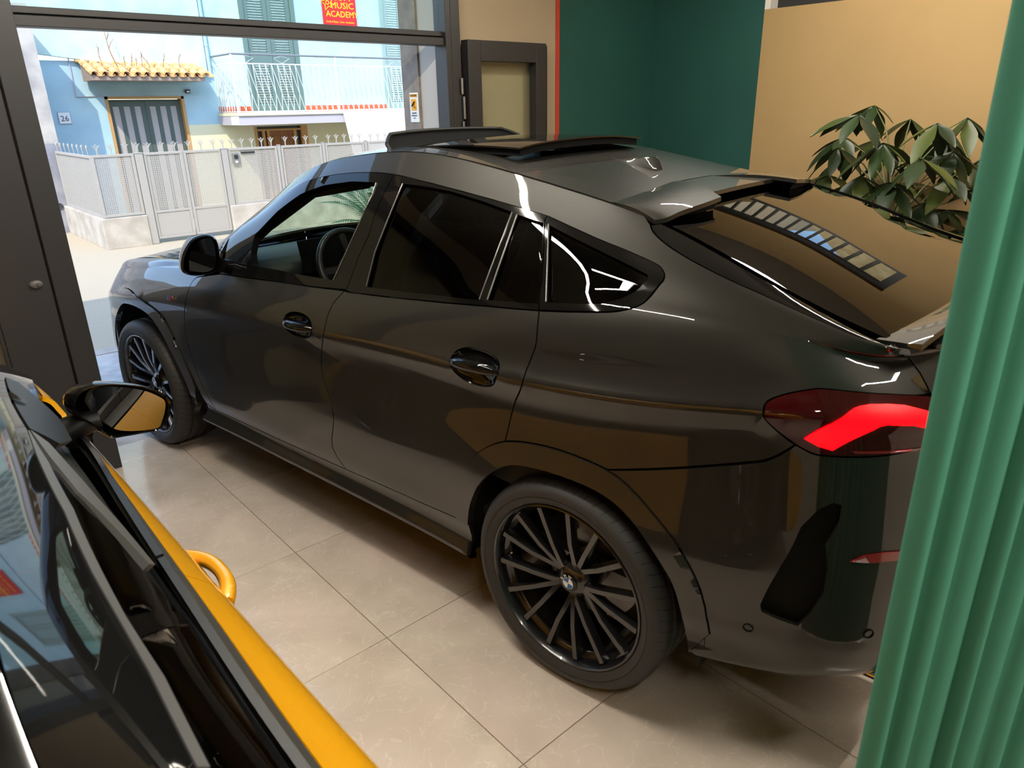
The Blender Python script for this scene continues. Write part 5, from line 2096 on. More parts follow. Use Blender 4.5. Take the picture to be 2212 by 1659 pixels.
def wheel(parent, loc, sd=1, R=.374, rf=.291, half=.145, badge=True, phase=20.0, rim_mat=None):
    """wheel in the xz plane, outer face towards +y (mirrored for sd = -1)"""
    rim_mat = rim_mat or RIM
    w = part_empty('wheel', parent, loc)
    k = R / .374
    f2 = (1, sd, 1)

    def fin(g):
        g.v = [(p[0], p[1] * sd, p[2]) for p in g.v]
        return g
    h = half
    wall = [(rf - .006, h - .022), (rf + .004, h - .006), (rf + .018, h + .004), (rf + .03, h + .0095), (rf + .033, h + .0075), (rf + .036, h + .010), (rf + .046, h + .010), (rf + .058, h + .004), (R - .014, h - .008), (R - .006, h - .020), (R - .002, h - .034)]
    tread = [(R - .001, h - .04), (R, h - .062), (R - .008, h - .064), (R - .008, h - .071), (R, h - .073), (R, .018 + .02), (R - .008, .017 + .02), (R - .008, .010 + .01), (R, .009 + .01), (R, 0)]
    half_prof = wall + tread
    prof = half_prof + [(r, -y) for r, y in reversed(half_prof)]
    g = fin(MB().lathe(prof, n=96))
    g.build('tyre', RUBBER, w, smooth=28)
    flange = [(rf - .012, h - .045), (rf - .010, h - .012), (rf - .004, h - .002), (rf + .002, h - .003), (rf + .003, h - .012), (rf - .004, h - .03), (rf - .012, -h + .03), (rf - .026, -h + .03), (rf - .030, h - .06), (rf - .022, h - .05)]
    fin(MB().lathe(flange, n=80, closed=True)).build('rim', rim_mat, w, smooth=35)
    # hub
    fin(MB().lathe([(.0, h - .046), (.034, h - .046), (.040, h - .05), (.062, h - .062), (.075, h - .085), (.07, -.02), (0, -.02)], n=40)).build('hub', rim_mat, w, smooth=35)
    fin(MB().lathe([(0, -.03), (.19 * k, -.03), (.19 * k, -.055), (0, -.055)], n=48)).build('brake_disc', STEEL, w, smooth=35)
    g = MB()
    for a in np.linspace(-35, 35, 9):
        pass
    cal = [(.13 * k * cos(radians(a)), .13 * k * sin(radians(a))) for a in np.linspace(10, 62, 9)] + [(.205 * k * cos(radians(a)), .205 * k * sin(radians(a))) for a in np.linspace(62, 10, 9)]
    fin(g.prism(cal, -.07, -.015)).build('brake_caliper', DARK, w, smooth=40)
    r1 = rf - .016
    for gi in range(5):
        gc = phase + 72 * gi + 24
        for j in (-1, 0, 1):
            pts = []
            for r, fa, y, wd in ((.040, .25, h - .062, .020), (.062, .34, h - .052, .021), (.145 * rf / .291, .86, h - .032, .019), (.155 * rf / .291, .90, h - .030, .019), (r1, 1.0, h - .018, .021)):
                a = radians(gc + 24 * j * fa)
                pts.append((r, a, y, wd))
            g = MB()
            v, f = [], []
            for i, (r, a, y, wd) in enumerate(pts):
                c_ = np.array([r * cos(a), y, r * sin(a)])
                i0, i1 = max(i - 1, 0), min(i + 1, len(pts) - 1)
                d = np.array([pts[i1][0] * cos(pts[i1][1]) - pts[i0][0] * cos(pts[i0][1]), 0, pts[i1][0] * sin(pts[i1][1]) - pts[i0][0] * sin(pts[i0][1])])
                d /= np.linalg.norm(d)
                t_ = np.array([-d[2], 0, d[0]])
                dp = np.array([0, -.03, 0])
                v += [c_ - t_ * wd / 2 * .82, c_ + t_ * wd / 2 * .82, c_ + t_ * wd / 2 - (0, .004, 0), c_ + t_ * wd / 2 * 1.15 + dp, c_ - t_ * wd / 2 * 1.15 + dp, c_ - t_ * wd / 2 - (0, .004, 0)]
            for i in range(len(pts) - 1):
                a_, b_ = 6 * i, 6 * i + 6
                for q in range(6):
                    f.append((a_ + q, a_ + (q + 1) % 6, b_ + (q + 1) % 6, b_ + q))
            f += [(5, 4, 3, 2, 1, 0), tuple(6 * (len(pts) - 1) + q for q in range(6))]
            g.add(v, f)
            fin(g).build('spoke', rim_mat, w, smooth=30)
    if badge:
        bd = part_empty('hub_badge', w) if False else None
        y0 = h - .045
        fin(MB().lathe([(0, y0), (.034, y0), (.034, y0 + .003), (.031, y0 + .0045), (0, y0 + .0045)], n=40)).build('hub_cap', GLOSS, w, smooth=30)
        for q in range(4):
            g = MB()
            n_ = 8
            vv = [(0, y0 + .0052, 0)] + [(.0195 * cos(pi / 2 * (q + i / n_) + .2), y0 + .0052, .0195 * sin(pi / 2 * (q + i / n_) + .2)) for i in range(n_ + 1)]
            vv2 = [(a, b - .002, c) for a, b, c in vv]
            m_ = n_ + 2
            g.add(vv + vv2, [tuple(range(m_)), tuple(reversed(range(m_, 2 * m_)))] + [(i, m_ + i, m_ + (i + 1) % m_, (i + 1) % m_) for i in range(m_)])
            fin(g).build('badge_quadrant', WHITE if q % 2 else BLUE, w)
        g = MB()
        fin(MB().lathe([(.0195, y0 + .005), (.0195, y0 + .006), (.0207, y0 + .006), (.0207, y0 + .005)], n=40)).build('badge_ring', CHROME, w, smooth=40)
        for ch, a in (('B', 148), ('M', 105), ('W', 62)):
            v, f = text_geom(ch, .013, .0006)
            ar = radians(a + 12)
            # outer face looks along +y: to the eye +x runs left
            g = MB()
            rad = .0262
            o = (-rad * cos(ar), y0 + .0055, rad * sin(ar))
            yy = Vector((-cos(ar), 0, sin(ar)))
            xx = Vector((-sin(ar), 0, -cos(ar)))
            g.add(place(v, o, xx, yy), f)
            fin(g).build('badge_letter', WHITE, w)
        g = MB()
        av = radians(5)
        g.tube([((rf - .03) * cos(av), h - .06, (rf - .03) * sin(av)), ((rf - .055) * cos(av), h - .03, (rf - .055) * sin(av))], .004, n=8)
        fin(g).build('valve', STEEL, w, smooth=50)
    return w


for x in (0.0, 2.975):
    for sd in (1, -1):
        wheel(SUV, (x, .842 * sd, .374), sd)

# wheel wells, underbody
for cx in (0, 2.975):
    for sd in (1, -1):
        g = MB()
        n_ = 20
        v = []
        for k in range(n_ + 1):
            a = radians(-12 + 204 * k / n_)
            v += [(cx + .475 * cos(a), .93 * sd, .38 + .475 * sin(a)), (cx + .475 * cos(a), .50 * sd, .38 + .475 * sin(a))]
        v.append((cx, .5 * sd, .38))
        g.add(v, [(2 * k, 2 * k + 1, 2 * k + 3, 2 * k + 2) for k in range(n_)] + [(2 * n_ + 2, 2 * k + 1, 2 * k + 3) for k in range(n_)])
        g.build('wheel_well', DARK, SUV)
g = MB()
g.box((-.85, -.50, .24), (3.5, .50, .30))
g.box((.52, -.90, .26), (2.44, .90, .30))
g.build('underbody', DARK, SUV)

# ---- cabin
def rbox(lo, hi, name, m, parent, r=.03, seg=3):
    return MB().box(lo, hi).build(name, m, parent, bevel=r, seg=seg, smooth=50)


def seat(x, y, w, parent, dz=.07, head=True):
    s_ = part_empty('seat', parent, (0, 0, dz))
    g = MB()
    sec = [(x + .30, .62), (x + .32, .74), (x + .24, .80), (x - .18, .72), (x - .25, .66), (x - .22, .58)]
    g.prism(sec, y - w / 2, y + w / 2)
    g.build('cushion', LEATHER, s_, bevel=.04, seg=3, smooth=60)
    g = MB()
    sec = [(x - .14, .66), (x - .25, .62), (x - .34, .72), (x - .50, 1.16), (x - .52, 1.28), (x - .45, 1.31), (x - .36, 1.22), (x - .24, .95)]
    g.prism(sec, y - w / 2, y + w / 2)
    g.build('seat_back', LEATHER, s_, bevel=.05, seg=4, smooth=60)
    if not head:
        return
    g = MB()
    sec = [(x - .46, 1.33), (x - .55, 1.33), (x - .58, 1.44), (x - .57, 1.51), (x - .50, 1.52), (x - .46, 1.42)]
    g.prism(sec, y - .14, y + .14)
    g.build('headrest', LEATHER, s_, bevel=.035, seg=3, smooth=60)


for y in (.37, -.37):
    seat(1.42, y, .52, SUV)
seat(.55, .33, .60, SUV, -.03, False)
seat(.55, -.33, .60, SUV, -.03, False)
rbox((-.75, -.70, .80), (.0, .70, .86), 'parcel_shelf', CABIN, SUV, .02)
rbox((-.2, -.84, .40), (2.2, .84, .44), 'cabin_floor', HEADLIN, SUV, .01)
g = MB()
g.prism([(1.98, .62), (2.00, .98), (1.97, 1.10), (2.04, 1.155), (2.22, 1.165), (2.45, 1.14), (2.52, 1.09), (2.52, .6)], -.78, .78)
dash = g.build('dashboard', CABIN, SUV, bevel=.03, seg=3, smooth=50)
# instrument screen with lit outlines
scr = part_empty('instrument_screen', SUV)
O_ = np.array([1.945, .12, 1.15])
XS, YS = np.array([0.0, 1.0, 0]), np.array([.22, 0, .976])
g = MB()
g.add(place([(-.16, -.075, -.012), (.42, -.075, -.012), (.42, .085, -.012), (-.16, .085, -.012), (-.16, -.075, 0), (.42, -.075, 0), (.42, .085, 0), (-.16, .085, 0)], O_, -XS * -1, YS),
      [(0, 3, 2, 1), (4, 5, 6, 7), (0, 1, 5, 4), (1, 2, 6, 5), (2, 3, 7, 6), (3, 0, 4, 7)])
g.build('screen_panel', GLOSS, scr)
LINE = mat('screen_white_line', (.6, .6, .6), emit=(.9, .9, .95), emit_s=.9)
REDL = mat('screen_red_mark', (.6, .05, .03), emit=(1, .1, .05), emit_s=1.2)
OFF = Vector((-.004, 0, 0))


def on_scr(x, y):
    return Vector(O_) + Vector(XS) * x + Vector(YS) * y + OFF


for nm, pts, m_ in (('screen_line', [(.11, .055), (.155, .02), (.13, -.03)], LINE), ('screen_line', [(.31, .06), (.345, .02), (.27, -.05)], LINE),
                    ('warning_mark', [(.13, -.045), (.16, -.045)], REDL), ('warning_mark', [(.27, -.058), (.285, -.058)], REDL)):
    g = MB()
    g.tube([on_scr(*q) for q in pts], .0022 if m_ is LINE else .006, n=6)
    g.build(nm, m_, scr)
# steering wheel
sw_ = part_empty('steering_wheel', SUV)
c_ = Vector((1.755, .37, 1.105))
ax = Vector((-.90, 0, .43)).normalized()
e1 = Vector((0, 1, 0))
e2 = ax.cross(e1).normalized()
g = MB()
g.tube([c_ + (e1 * cos(2 * pi * k / 48) + e2 * sin(2 * pi * k / 48)) * .185 for k in range(48)], .0165, n=12, closed=True)
g.build('wheel_rim', LEATHER, sw_, smooth=60)
g = MB()
hubp = [c_ + e1 * (.075 * cos(2 * pi * k / 24)) + e2 * (.06 * sin(2 * pi * k / 24)) for k in range(24)]
g.add([p + ax * .03 for p in hubp] + [p - ax * .03 for p in hubp], [tuple(range(24)), tuple(reversed(range(24, 48)))] + [(k, 24 + k, 24 + (k + 1) % 24, (k + 1) % 24) for k in range(24)])
g.build('airbag_cover', CABIN, sw_, bevel=.012, smooth=50)
for a in (0, pi, 1.5 * pi):
    g = MB()
    d = e1 * cos(a) + e2 * sin(a) * (1 if e2.z < 0 else 1)
    g.bar(c_ + d * .06, c_ + d * .178, .035, .014, up=ax)
    g.build('wheel_spoke', SATIN, sw_, bevel=.004)
g = MB()
g.tube([c_, c_ - ax * .20], .035, n=12)
g.build('steering_column', CABIN, sw_, smooth=50)
# inner door cards and their tops
for sd in (1, -1):
    LN = np.vstack([hline(uline(2.35), uline(.1), rowv(10) + .02, 24), hline(uline(.1), uline(.6), rowv(5), 4), hline(uline(.7), uline(2.35), rowv(4), 14)])
    panel(SIDE, LN, 'door_card', CABIN, SUV, off=-.09, thick=.03, gap=0, step=.07, side=sd)
    # windscreen pillar trim and centre pillar on the inside
    g = MB()
    P0 = [np.array(SIDE.ev([[uline(x), VT - dv]], -.06)[0][0]) * np.array([1, sd, 1]) for x, dv in ((2.36, .0), (2.0, .03), (1.66, .05), (1.3, .06))]
    g.tube(P0, [.045, .045, .045, .05], n=8)
    g.build('pillar_trim', CABIN, SUV, smooth=50)
    g = MB()
    P0 = [np.array(SIDE.ev([[uline(x), v]], -.07)[0][0]) * np.array([1, sd, 1]) for x, v in ((1.02, rowv(9)), (1.0, rowv(12)), (.95, rowv(14)), (.9, VT - .03))]
    g.tube(P0, [.06, .05, .045, .045], n=8)
    g.build('centre_pillar_trim', HEADLIN, SUV, smooth=50)
# cabin bulkheads that keep the tinted half dark
MB().box((-.78, -.62, .45), (-.74, .62, 1.12)).build('bulkhead', HEADLIN, SUV)
MB().box((2.56, -.78, .35), (2.60, .78, 1.06)).build('bulkhead', HEADLIN, SUV)
# ================================================================== the yellow car in the left foreground
YEL = mat('yellow_paint', srgb(224, 158, 4), rough=0.35, metal=0.15, coat=1.0, coat_rough=0.02)
SILV = mat('satin_grey_trim', (.20, .20, .19), rough=0.28, metal=0.8)
BROOF = mat('black_roof_paint', (.006, .006, .006), rough=0.03, spec=.5)
YGL = glass('yellow_car_glass', (.10, .10, .09), 1.0)
MIRG = MATS['mirror_glass']
YXC = -1.535
YO = np.array([YXC, 0.0, 0.0])
YA = np.array([[0, 1.0, 0], [1.0, 0, 0], [0, 0, 1.0]])      # local: x forward (street), y to its right, z up
# x=-Y.. stations run from nose to tail: (Y, half width, sill z, bulge z, belt z, belt half, top half, top z)
YS_ = [
    (-.30, .00, .20, .52, .68, .00, .00, .72),
    (-.34, .46, .20, .54, .70, .38, .34, .74),
    (-.47, .73, .20, .57, .74, .64, .58, .79),
    (-.75, .845, .19, .62, .80, .77, .70, .85),
    (-1.05, .868, .19, .66, .870, .80, .745, .925),
    (-1.35, .870, .18, .69, .905, .806, .760, .955),
    (-1.58, .870, .18, .715, .918, .804, .762, .990),
    (-1.80, .870, .18, .73, .927, .803, .715, 1.125),
    (-2.05, .871, .18, .74, .934, .801, .650, 1.250),
    (-2.35, .872, .18, .75, .940, .795, .580, 1.335),
    (-2.70, .873, .18, .76, .947, .786, .515, 1.378),
    (-3.05, .874, .18, .77, .955, .776, .478, 1.392),
    (-3.40, .876, .18, .78, .966, .764, .470, 1.386),
    (-3.70, .874, .19, .79, .985, .755, .478, 1.356),
    (-3.95, .850, .22, .80, 1.00, .735, .540, 1.270),
    (-4.15, .780, .24, .80, 1.00, .690, .560, 1.130),
    (-4.27, .450, .26, .79, .98, .400, .340, 1.060),
    (-4.30, .000, .26, .79, .98, .000, .000, 1.060),
]
YSUP = [.06, .14, .36, .60, .82, 1.0]


def yellow_net():
    C = np.array([(s[0], s[1]) for s in YS_])
    n = len(YS_)
    net = np.zeros((n, 9 + len(YSUP), 3))
    for i, s in enumerate(YS_):
        Y, h, zs, zb, zB, hB, hT, zT = s
        k = h / .872
        rows = [(h - .06 * k, zs), (h - .02 * k, zs + .06), (h - .025 * k, .36 if zb > .6 else zs + .14), (h - .018 * k, zb - .18), (h - .004 * k, zb - .06), (h, zb), (h - .008 * k, zb + .06), (h - .03 * k, zb + (zB - zb) * .66), (hB, zB)]
        for j, (y, z) in enumerate(rows):
            net[i, j] = (Y, max(y, 0), z)
        d = np.array([hT - hB, zT - zB])
        L = max(np.linalg.norm(d), 1e-6)
        nn = np.array([d[1], -d[0]]) / L
        if nn[0] < 0:
            nn = -nn
        b = .045 if -3.9 < Y < -1.9 else .015
        for j, q in enumerate(YSUP):
            p = np.array([hB, zB]) + d * q + nn * b * sin(pi * q ** 1.1)
            if j == 0 and L > .1:
                p[0] += -.012
            net[i, 9 + j] = (Y, max(p[0], 0), p[1])
    ku = np.r_[0, np.cumsum(np.linalg.norm(np.diff(C, axis=0), axis=1))]
    kv = np.r_[0, np.cumsum(np.linalg.norm(np.diff(net[9], axis=0), axis=1))]
    return net, ku, kv


_n, YKU, YKV = yellow_net()
YSIDE = Patch(_n, YKU, YKV, flip=1, org=YO, axes=YA, nu=240, nv=120)
YVT = YKV[-1]
yu = lambda Y: float(np.interp(-Y, [-s[0] for s in YS_], YKU))
yi = list(range(6, 17))
net = np.zeros((len(yi), 9, 3))
BOW = [.22, .20, .16, .12, .07, .03, .0, -.02, -.05, -.08, -.06]
CRW = [.02, .035, .045, .05, .052, .052, .052, .05, .04, .03, .02]
for a, i in enumerate(yi):
    s = YS_[i]
    for b, w in enumerate(np.linspace(-1, 1, 9)):
        net[a, b] = (s[0] + BOW[a] * (1 - w * w), s[6] * w, s[7] + CRW[a] * (1 - abs(w) ** 2.2))
c = net[:, 4]
yku = np.r_[0, np.cumsum(np.linalg.norm(np.diff(c, axis=0), axis=1))]
YTOP = Patch(net, yku, np.linspace(-1, 1, 9), flip=-1, org=YO, axes=YA, nu=160, nv=80)
hi_ = list(range(2, 7))
net = np.zeros((len(hi_), 9, 3))
for a, i in enumerate(hi_):
    s = YS_[i]
    bw = [.13, .10, .08, .10, .20][a]
    cr = [-.02, .03, .045, .05, .045][a]
    for b, w in enumerate(np.linspace(-1, 1, 9)):
        net[a, b] = (s[0] + bw * (1 - w * w), s[6] * w, s[7] + cr * (1 - abs(w) ** 2.2))
c = net[:, 4]
yhk = np.r_[0, np.cumsum(np.linalg.norm(np.diff(c, axis=0), axis=1))]
YHOOD = Patch(net, yhk, np.linspace(-1, 1, 9), flip=-1, org=YO, axes=YA, nu=60, nv=50)

YC = empty('car', (YXC, 0, 0))
tag(YC, 'yellow hatchback with a black roof in the left foreground, its door mirror towards the camera', 'car')
# local axes of the patches are (forward = room Y, right = room X): turn and mirror by using a frame with swapped axes
def yfix(o):
    """panel made in (Y, X) order -> room order"""
    me = o.data
    n = len(me.vertices)
    co = np.empty(n * 3)
    me.vertices.foreach_get('co', co)
    co = co.reshape(-1, 3)[:, [1, 0, 2]]
    ln = np.empty(len(me.loops) * 3)
    me.loops.foreach_get('normal', ln) if False else None
    nl = [tuple(l.vector) for l in me.corner_normals]
    me.vertices.foreach_set('co', co.ravel())
    me.flip_normals()
    me.update()
    # loop order flips with the faces: rebuild the normals face by face
    out_ = []
    k = 0
    for p in me.polygons:
        m_ = p.loop_total
        grp = nl[p.loop_start:p.loop_start + m_]
        r_ = [grp[0]] + list(reversed(grp[1:]))
        out_ += [(q[1], q[0], q[2]) for q in r_]
    me.normals_split_custom_set(out_)
    return o


def yp(patch, poly, name, m, parent=None, **k):
    return yfix(panel(patch, poly, name, m, parent or YC, **k))


def ypoly(u0, u1, v0, v1, n=16):
    return np.vstack([hline(u0, u1, v0, n), vline(u1, v0, v1, 8)[1:], hline(u1, u0, v1, n)[1:], vline(u0, v1, v0, 8)[1:-1]])


vB = YKV[8]
vS, vS2 = YKV[9], YKV[10]
YW_ = [(-1.05, .315), (-3.59, .315)]


def yarc(cx, r, a0, a1, n=26):
    return YSIDE.xz([(cx + r * cos(radians(a)), .315 + r * sin(radians(a))) for a in np.linspace(a0, a1, n)])


Y_FS, Y_BS, Y_RS = -1.78, -2.80, -3.52
SEAL = mat('grey_window_seal', (.075, .075, .072), rough=.45)
uSAIL = YSIDE.px([(11, 817), (38, 828), (90, 872), (123, 903), (138, 924), (153, 953), (127, 961), (62, 928), (27, 868)])
uST_L = YSIDE.px([(60, 930), (85.5, 1000), (139, 1107), (199, 1239), (243, 1316), (321, 1452), (425, 1659)])
uST_R = YSIDE.px([(62, 929), (105, 1000), (159, 1101), (219, 1233), (270, 1330), (300, 1378), (356, 1465), (454, 1659)])
uGB = YSIDE.px([(64, 929), (130, 1018), (215, 1112), (300, 1212), (390, 1318), (412, 1346), (505, 1490), (600, 1640)])
uGB[-2:, 1] = np.maximum(uGB[-2:, 1], YKV[10])
uWEDGE = YSIDE.px([(64, 928), (105, 957), (207, 1072), (268, 1140), (335, 1221), (322, 1220), (250, 1143), (169, 1064), (105, 985)])
for sd in (1, -1):
    K = dict(side=sd)
    # fender and nose
    A1 = yarc(-1.05, .365, 178, 2)            # from the door side to the nose side
    yp(YSIDE, np.vstack([hline(YKU[2], yu(-1.62), YVT, 14), np.array([[yu(-1.70), vS]]), np.array([[yu(Y_FS), vB]]), vline(yu(Y_FS), vB, YKV[1], 8)[1:], A1[1:-1],
                         np.array([[yu(-.62), YKV[4]]]), np.array([[YKU[2], YKV[6]]])]), 'front_fender', YEL, **K)
    yp(YSIDE, np.vstack([hline(0, YKU[2], YKV[6], 6), np.array([[yu(-.62), YKV[4]]]), np.array([[yu(-.665), YKV[2]]]), hline(yu(-.66), 0, YKV[0] + .004, 12)]), 'front_bumper', YEL, **K)
    yp(YSIDE, np.vstack([hline(0, YKU[2], YKV[6], 6), hline(YKU[2], 0, YVT, 8)]), 'front_grille', GLOSS, **K)
    yp(YSIDE, ypoly(yu(Y_FS), yu(Y_BS), YKV[1], vB, 20), 'front_door', YEL, **K)
    A2 = yarc(-3.59, .365, 90, 2, 14)
    rd = np.vstack([hline(yu(Y_BS), yu(-3.22), YKV[1], 8), A2[::-1][:-1], np.array([[yu(-3.60), YKV[6]]]), np.array([[yu(-3.62), vB]]), hline(yu(-3.62), yu(Y_BS), vB, 16)[1:], vline(yu(Y_BS), vB, YKV[1], 8)[1:-1]])
    yp(YSIDE, rd, 'rear_door', YEL, **K)
    A3 = yarc(-3.59, .365, 178, 92, 14)
    qt = np.vstack([np.array([[yu(-3.62), vB]]), np.array([[yu(-3.60), YKV[6]]]), A3[::-1], hline(yu(-3.98), YKU[-1], YKV[1], 10), hline(YKU[-1], YKU[-4], YVT, 10), hline(YKU[-4], yu(-3.66), vB + .02, 6)])
    yp(YSIDE, qt, 'rear_quarter', YEL, **K)
    yp(YSIDE, np.vstack([hline(yu(-1.43), yu(-3.21), YKV[0] + .003, 16), hline(yu(-3.21), yu(-1.43), YKV[1], 16)]), 'side_skirt', SATIN, **K)
    # belt trim in two pieces, weather seal, door frame strips, glass
    for a, b in ((-1.93, Y_BS), (Y_BS, -3.66)):
        yp(YSIDE, ypoly(yu(a), yu(b), vB + .002, vS + .003, 14), 'belt_trim', SILV, off=.002, gap=.0015, step=.02, **K)
        yp(YSIDE, ypoly(yu(a) + .01, yu(b), vS + .004, vS2 - .002, 14), 'window_seal', SATIN, off=-.003, gap=.001, step=.02, **K)
    # black sail that carries the mirror, between windscreen pillar and belt
    yp(YSIDE, uSAIL, 'mirror_sail', SATIN, off=.003, gap=0, step=.03, **K)
    yp(YSIDE, np.vstack([uST_L, uST_R[::-1]]), 'window_top_seal', SEAL, gap=.0005, step=.02, off=.001, **K)
    yp(YSIDE, uWEDGE, 'window_base_strip', SEAL, gap=.0005, step=.02, off=.001, **K)
    yp(YSIDE, np.vstack([uST_R[1:5], uGB[4:0:-1]]), 'front_side_window', YGL, off=-.004, thick=.004, gap=0, step=.04, **K)
    yp(YSIDE, np.vstack([uST_R[4:6], uGB[5:3:-1]]), 'centre_pillar', GLOSS, gap=.001, off=-.002, **K)
    yp(YSIDE, np.vstack([uST_R[5:], [[yu(-3.72), uST_R[-1][1]], [yu(-3.82), uGB[-1][1] + .06], [yu(-3.72), uGB[-1][1]]], uGB[:4:-1]]), 'rear_side_window', YGL, off=-.004, thick=.004, gap=0, step=.04, **K)
    # roof side rail and windscreen pillar
    rail = np.vstack([np.array([[yu(-1.60), YVT - .004]]), hline(yu(-1.64), yu(-4.1), YVT - .001, 30), np.array([[yu(-4.0), uGB[-1][1] + .1], [yu(-3.84), uGB[-1][1] + .07], [yu(-3.74), uST_R[-1][1] + .012]]),
                      uST_L[::-1], uSAIL[-1:], uSAIL[:3]])
    yp(YSIDE, rail, 'roof_rail', BROOF, gap=.001, **K)
    yp(YSIDE, np.vstack([hline(yu(-3.68), yu(-4.0), vB + .022, 6), np.array([[yu(-4.0), uGB[-1][1] + .095], [yu(-3.83), uGB[-1][1] + .06], [yu(-3.73), uGB[-1][1] - .004]])]), 'rear_pillar', BROOF, gap=.001, **K)
    LNy = np.vstack([hline(.5, YKU[-1] - .4, YKV[7], 30), hline(YKU[-1] - .4, yu(-3.98), YKV[1], 5), yarc(-3.59, .36, 178, 2), hline(yu(-3.2), yu(-1.44), YKV[1], 10), yarc(-1.05, .36, 178, 2), np.array([[.5, YKV[2]]])])
    yp(YSIDE, LNy, 'body_liner', DARK, off=-.02, thick=.008, gap=0, step=.07, **K)
    yp(YSIDE, np.vstack([yarc(-1.05, .375, 182, -2), yarc(-1.05, .335, -2, 182)]), 'wheel_arch_trim', SATIN, off=.006, thick=.02, gap=0, step=.03, **K)
    yp(YSIDE, np.vstack([yarc(-3.59, .375, 182, -2), yarc(-3.59, .335, -2, 182)]), 'wheel_arch_trim', SATIN, off=.006, thick=.02, gap=0, step=.03, **K)
    # door handle: loop bridge with its recess
    for hy, zz in ((-2.655, .825),):
        uv = YSIDE.xz([(hy, zz)])
        p, n, _, _ = YSIDE.ev(uv)
        p, n = p[0], n[0]
        pth, rr = [], []
        for k in range(17):
            s_ = -1 + 2 * k / 16
            q = np.array([p[0] + s_ * .118, 0, p[2] + .0]) 
            q2 = YSIDE.ev(YSIDE.xz([(q[0], q[2])]))[0][0]
            w = q2 + n * (-.006 + .036 * (1 - abs(s_) ** 2.4))
            pth.append((w[1] * sd, w[0], w[2]))
            rr.append(.0165 + .003 * abs(s_))
        g = MB()
        g.tube(pth, rr, n=12)
        hb = g.build('door_handle', YEL, YC, smooth=60)
        hb.scale = (1, 1, 1)
        g = MB()
        q = YSIDE.ev(YSIDE.xz([(p[0] + .055 * cos(2 * pi * k / 20) * 1.2, p[2] + .03 * sin(2 * pi * k / 20)) for k in range(20)]), .001)[0]
        g.add([(w[1] * sd, w[0], w[2]) for w in q] + [((w[1] - .004) * sd, w[0], w[2]) for w in q], [tuple(range(20)), tuple(reversed(range(20, 40)))] + [(k, (k + 1) % 20, 20 + (k + 1) % 20, 20 + k) for k in range(20)])
        g.build('handle_recess', DARK, hb)
yp(YHOOD, rect_uv(.02, yhk[-1] - .03, -.985, .985), 'bonnet', YEL, step=.06)
yp(YTOP, rect_uv(.01, float(yku[3]), -.97, .97), 'windscreen', YGL, step=.07, thick=.005)
yp(YTOP, rect_uv(float(yku[3]) + .01, float(yku[7]), -.995, .995), 'roof', BROOF, step=.05)
yp(YTOP, rect_uv(float(yku[7]) + .01, float(yku[9]) - .02, -.95, .95), 'rear_window', YGL, step=.06, thick=.005)
yp(YTOP, rect_uv(float(yku[3]), float(yku[7]), -.9, .9), 'headliner', HEADLIN, step=.1, off=-.04)
yp(YTOP, rect_uv(float(yku[9]), float(yku[10]), -.95, .95), 'tailgate', YEL, step=.06)
for Y in (-1.05, -3.59):
    for sd in (1, -1):
        w = wheel(YC, (.735 * sd, Y, .315), sd, R=.315, rf=.235, half=.105, badge=False, phase=10)
        w.rotation_euler = (0, 0, -pi / 2)
g = MB().box((-.60, -4.1, .20), (.60, -.5, .26))
g.build('underbody', DARK, YC)
for y in (.36, -.36):
    for yy in (-2.75, -3.45):
        s_ = part_empty('seat', YC, (y, yy, -.12))
        MB().prism([(-.25, .42), (.28, .50), (.30, .60), (-.22, .56)], -.25, .25, axis='x').build('cushion', LEATHER, s_, bevel=.04, smooth=60)
        MB().prism([(-.12, .55), (-.22, .52), (-.40, 1.10), (-.37, 1.18), (-.28, 1.12)], -.25, .25, axis='x').build('seat_back', LEATHER, s_, bevel=.05, smooth=60)
        MB().prism([(-.34, 1.18), (-.44, 1.18), (-.45, 1.34), (-.36, 1.34)], -.12, .12, axis='x').build('headrest', LEATHER, s_, bevel=.03, smooth=60)
MB().prism([(-1.45, .55), (-1.45, .93), (-1.85, .97), (-2.0, .90), (-1.98, .55)], -.70, .70, axis='x').build('dashboard', CABIN, YC, bevel=.03, smooth=50)
for sd in (1, -1):
    g = MB().box((sd * .735 - .02, -3.7, .35), (sd * .735 + .02, -1.8, .93))
    g.build('door_card', CABIN, YC, bevel=.015)
MB().box((-.70, -3.9, .5), (.70, -3.85, 1.05)).build('bulkhead', HEADLIN, YC)
MB().box((-.70, -3.9, .28), (.70, -1.5, .32)).build('cabin_floor', HEADLIN, YC)


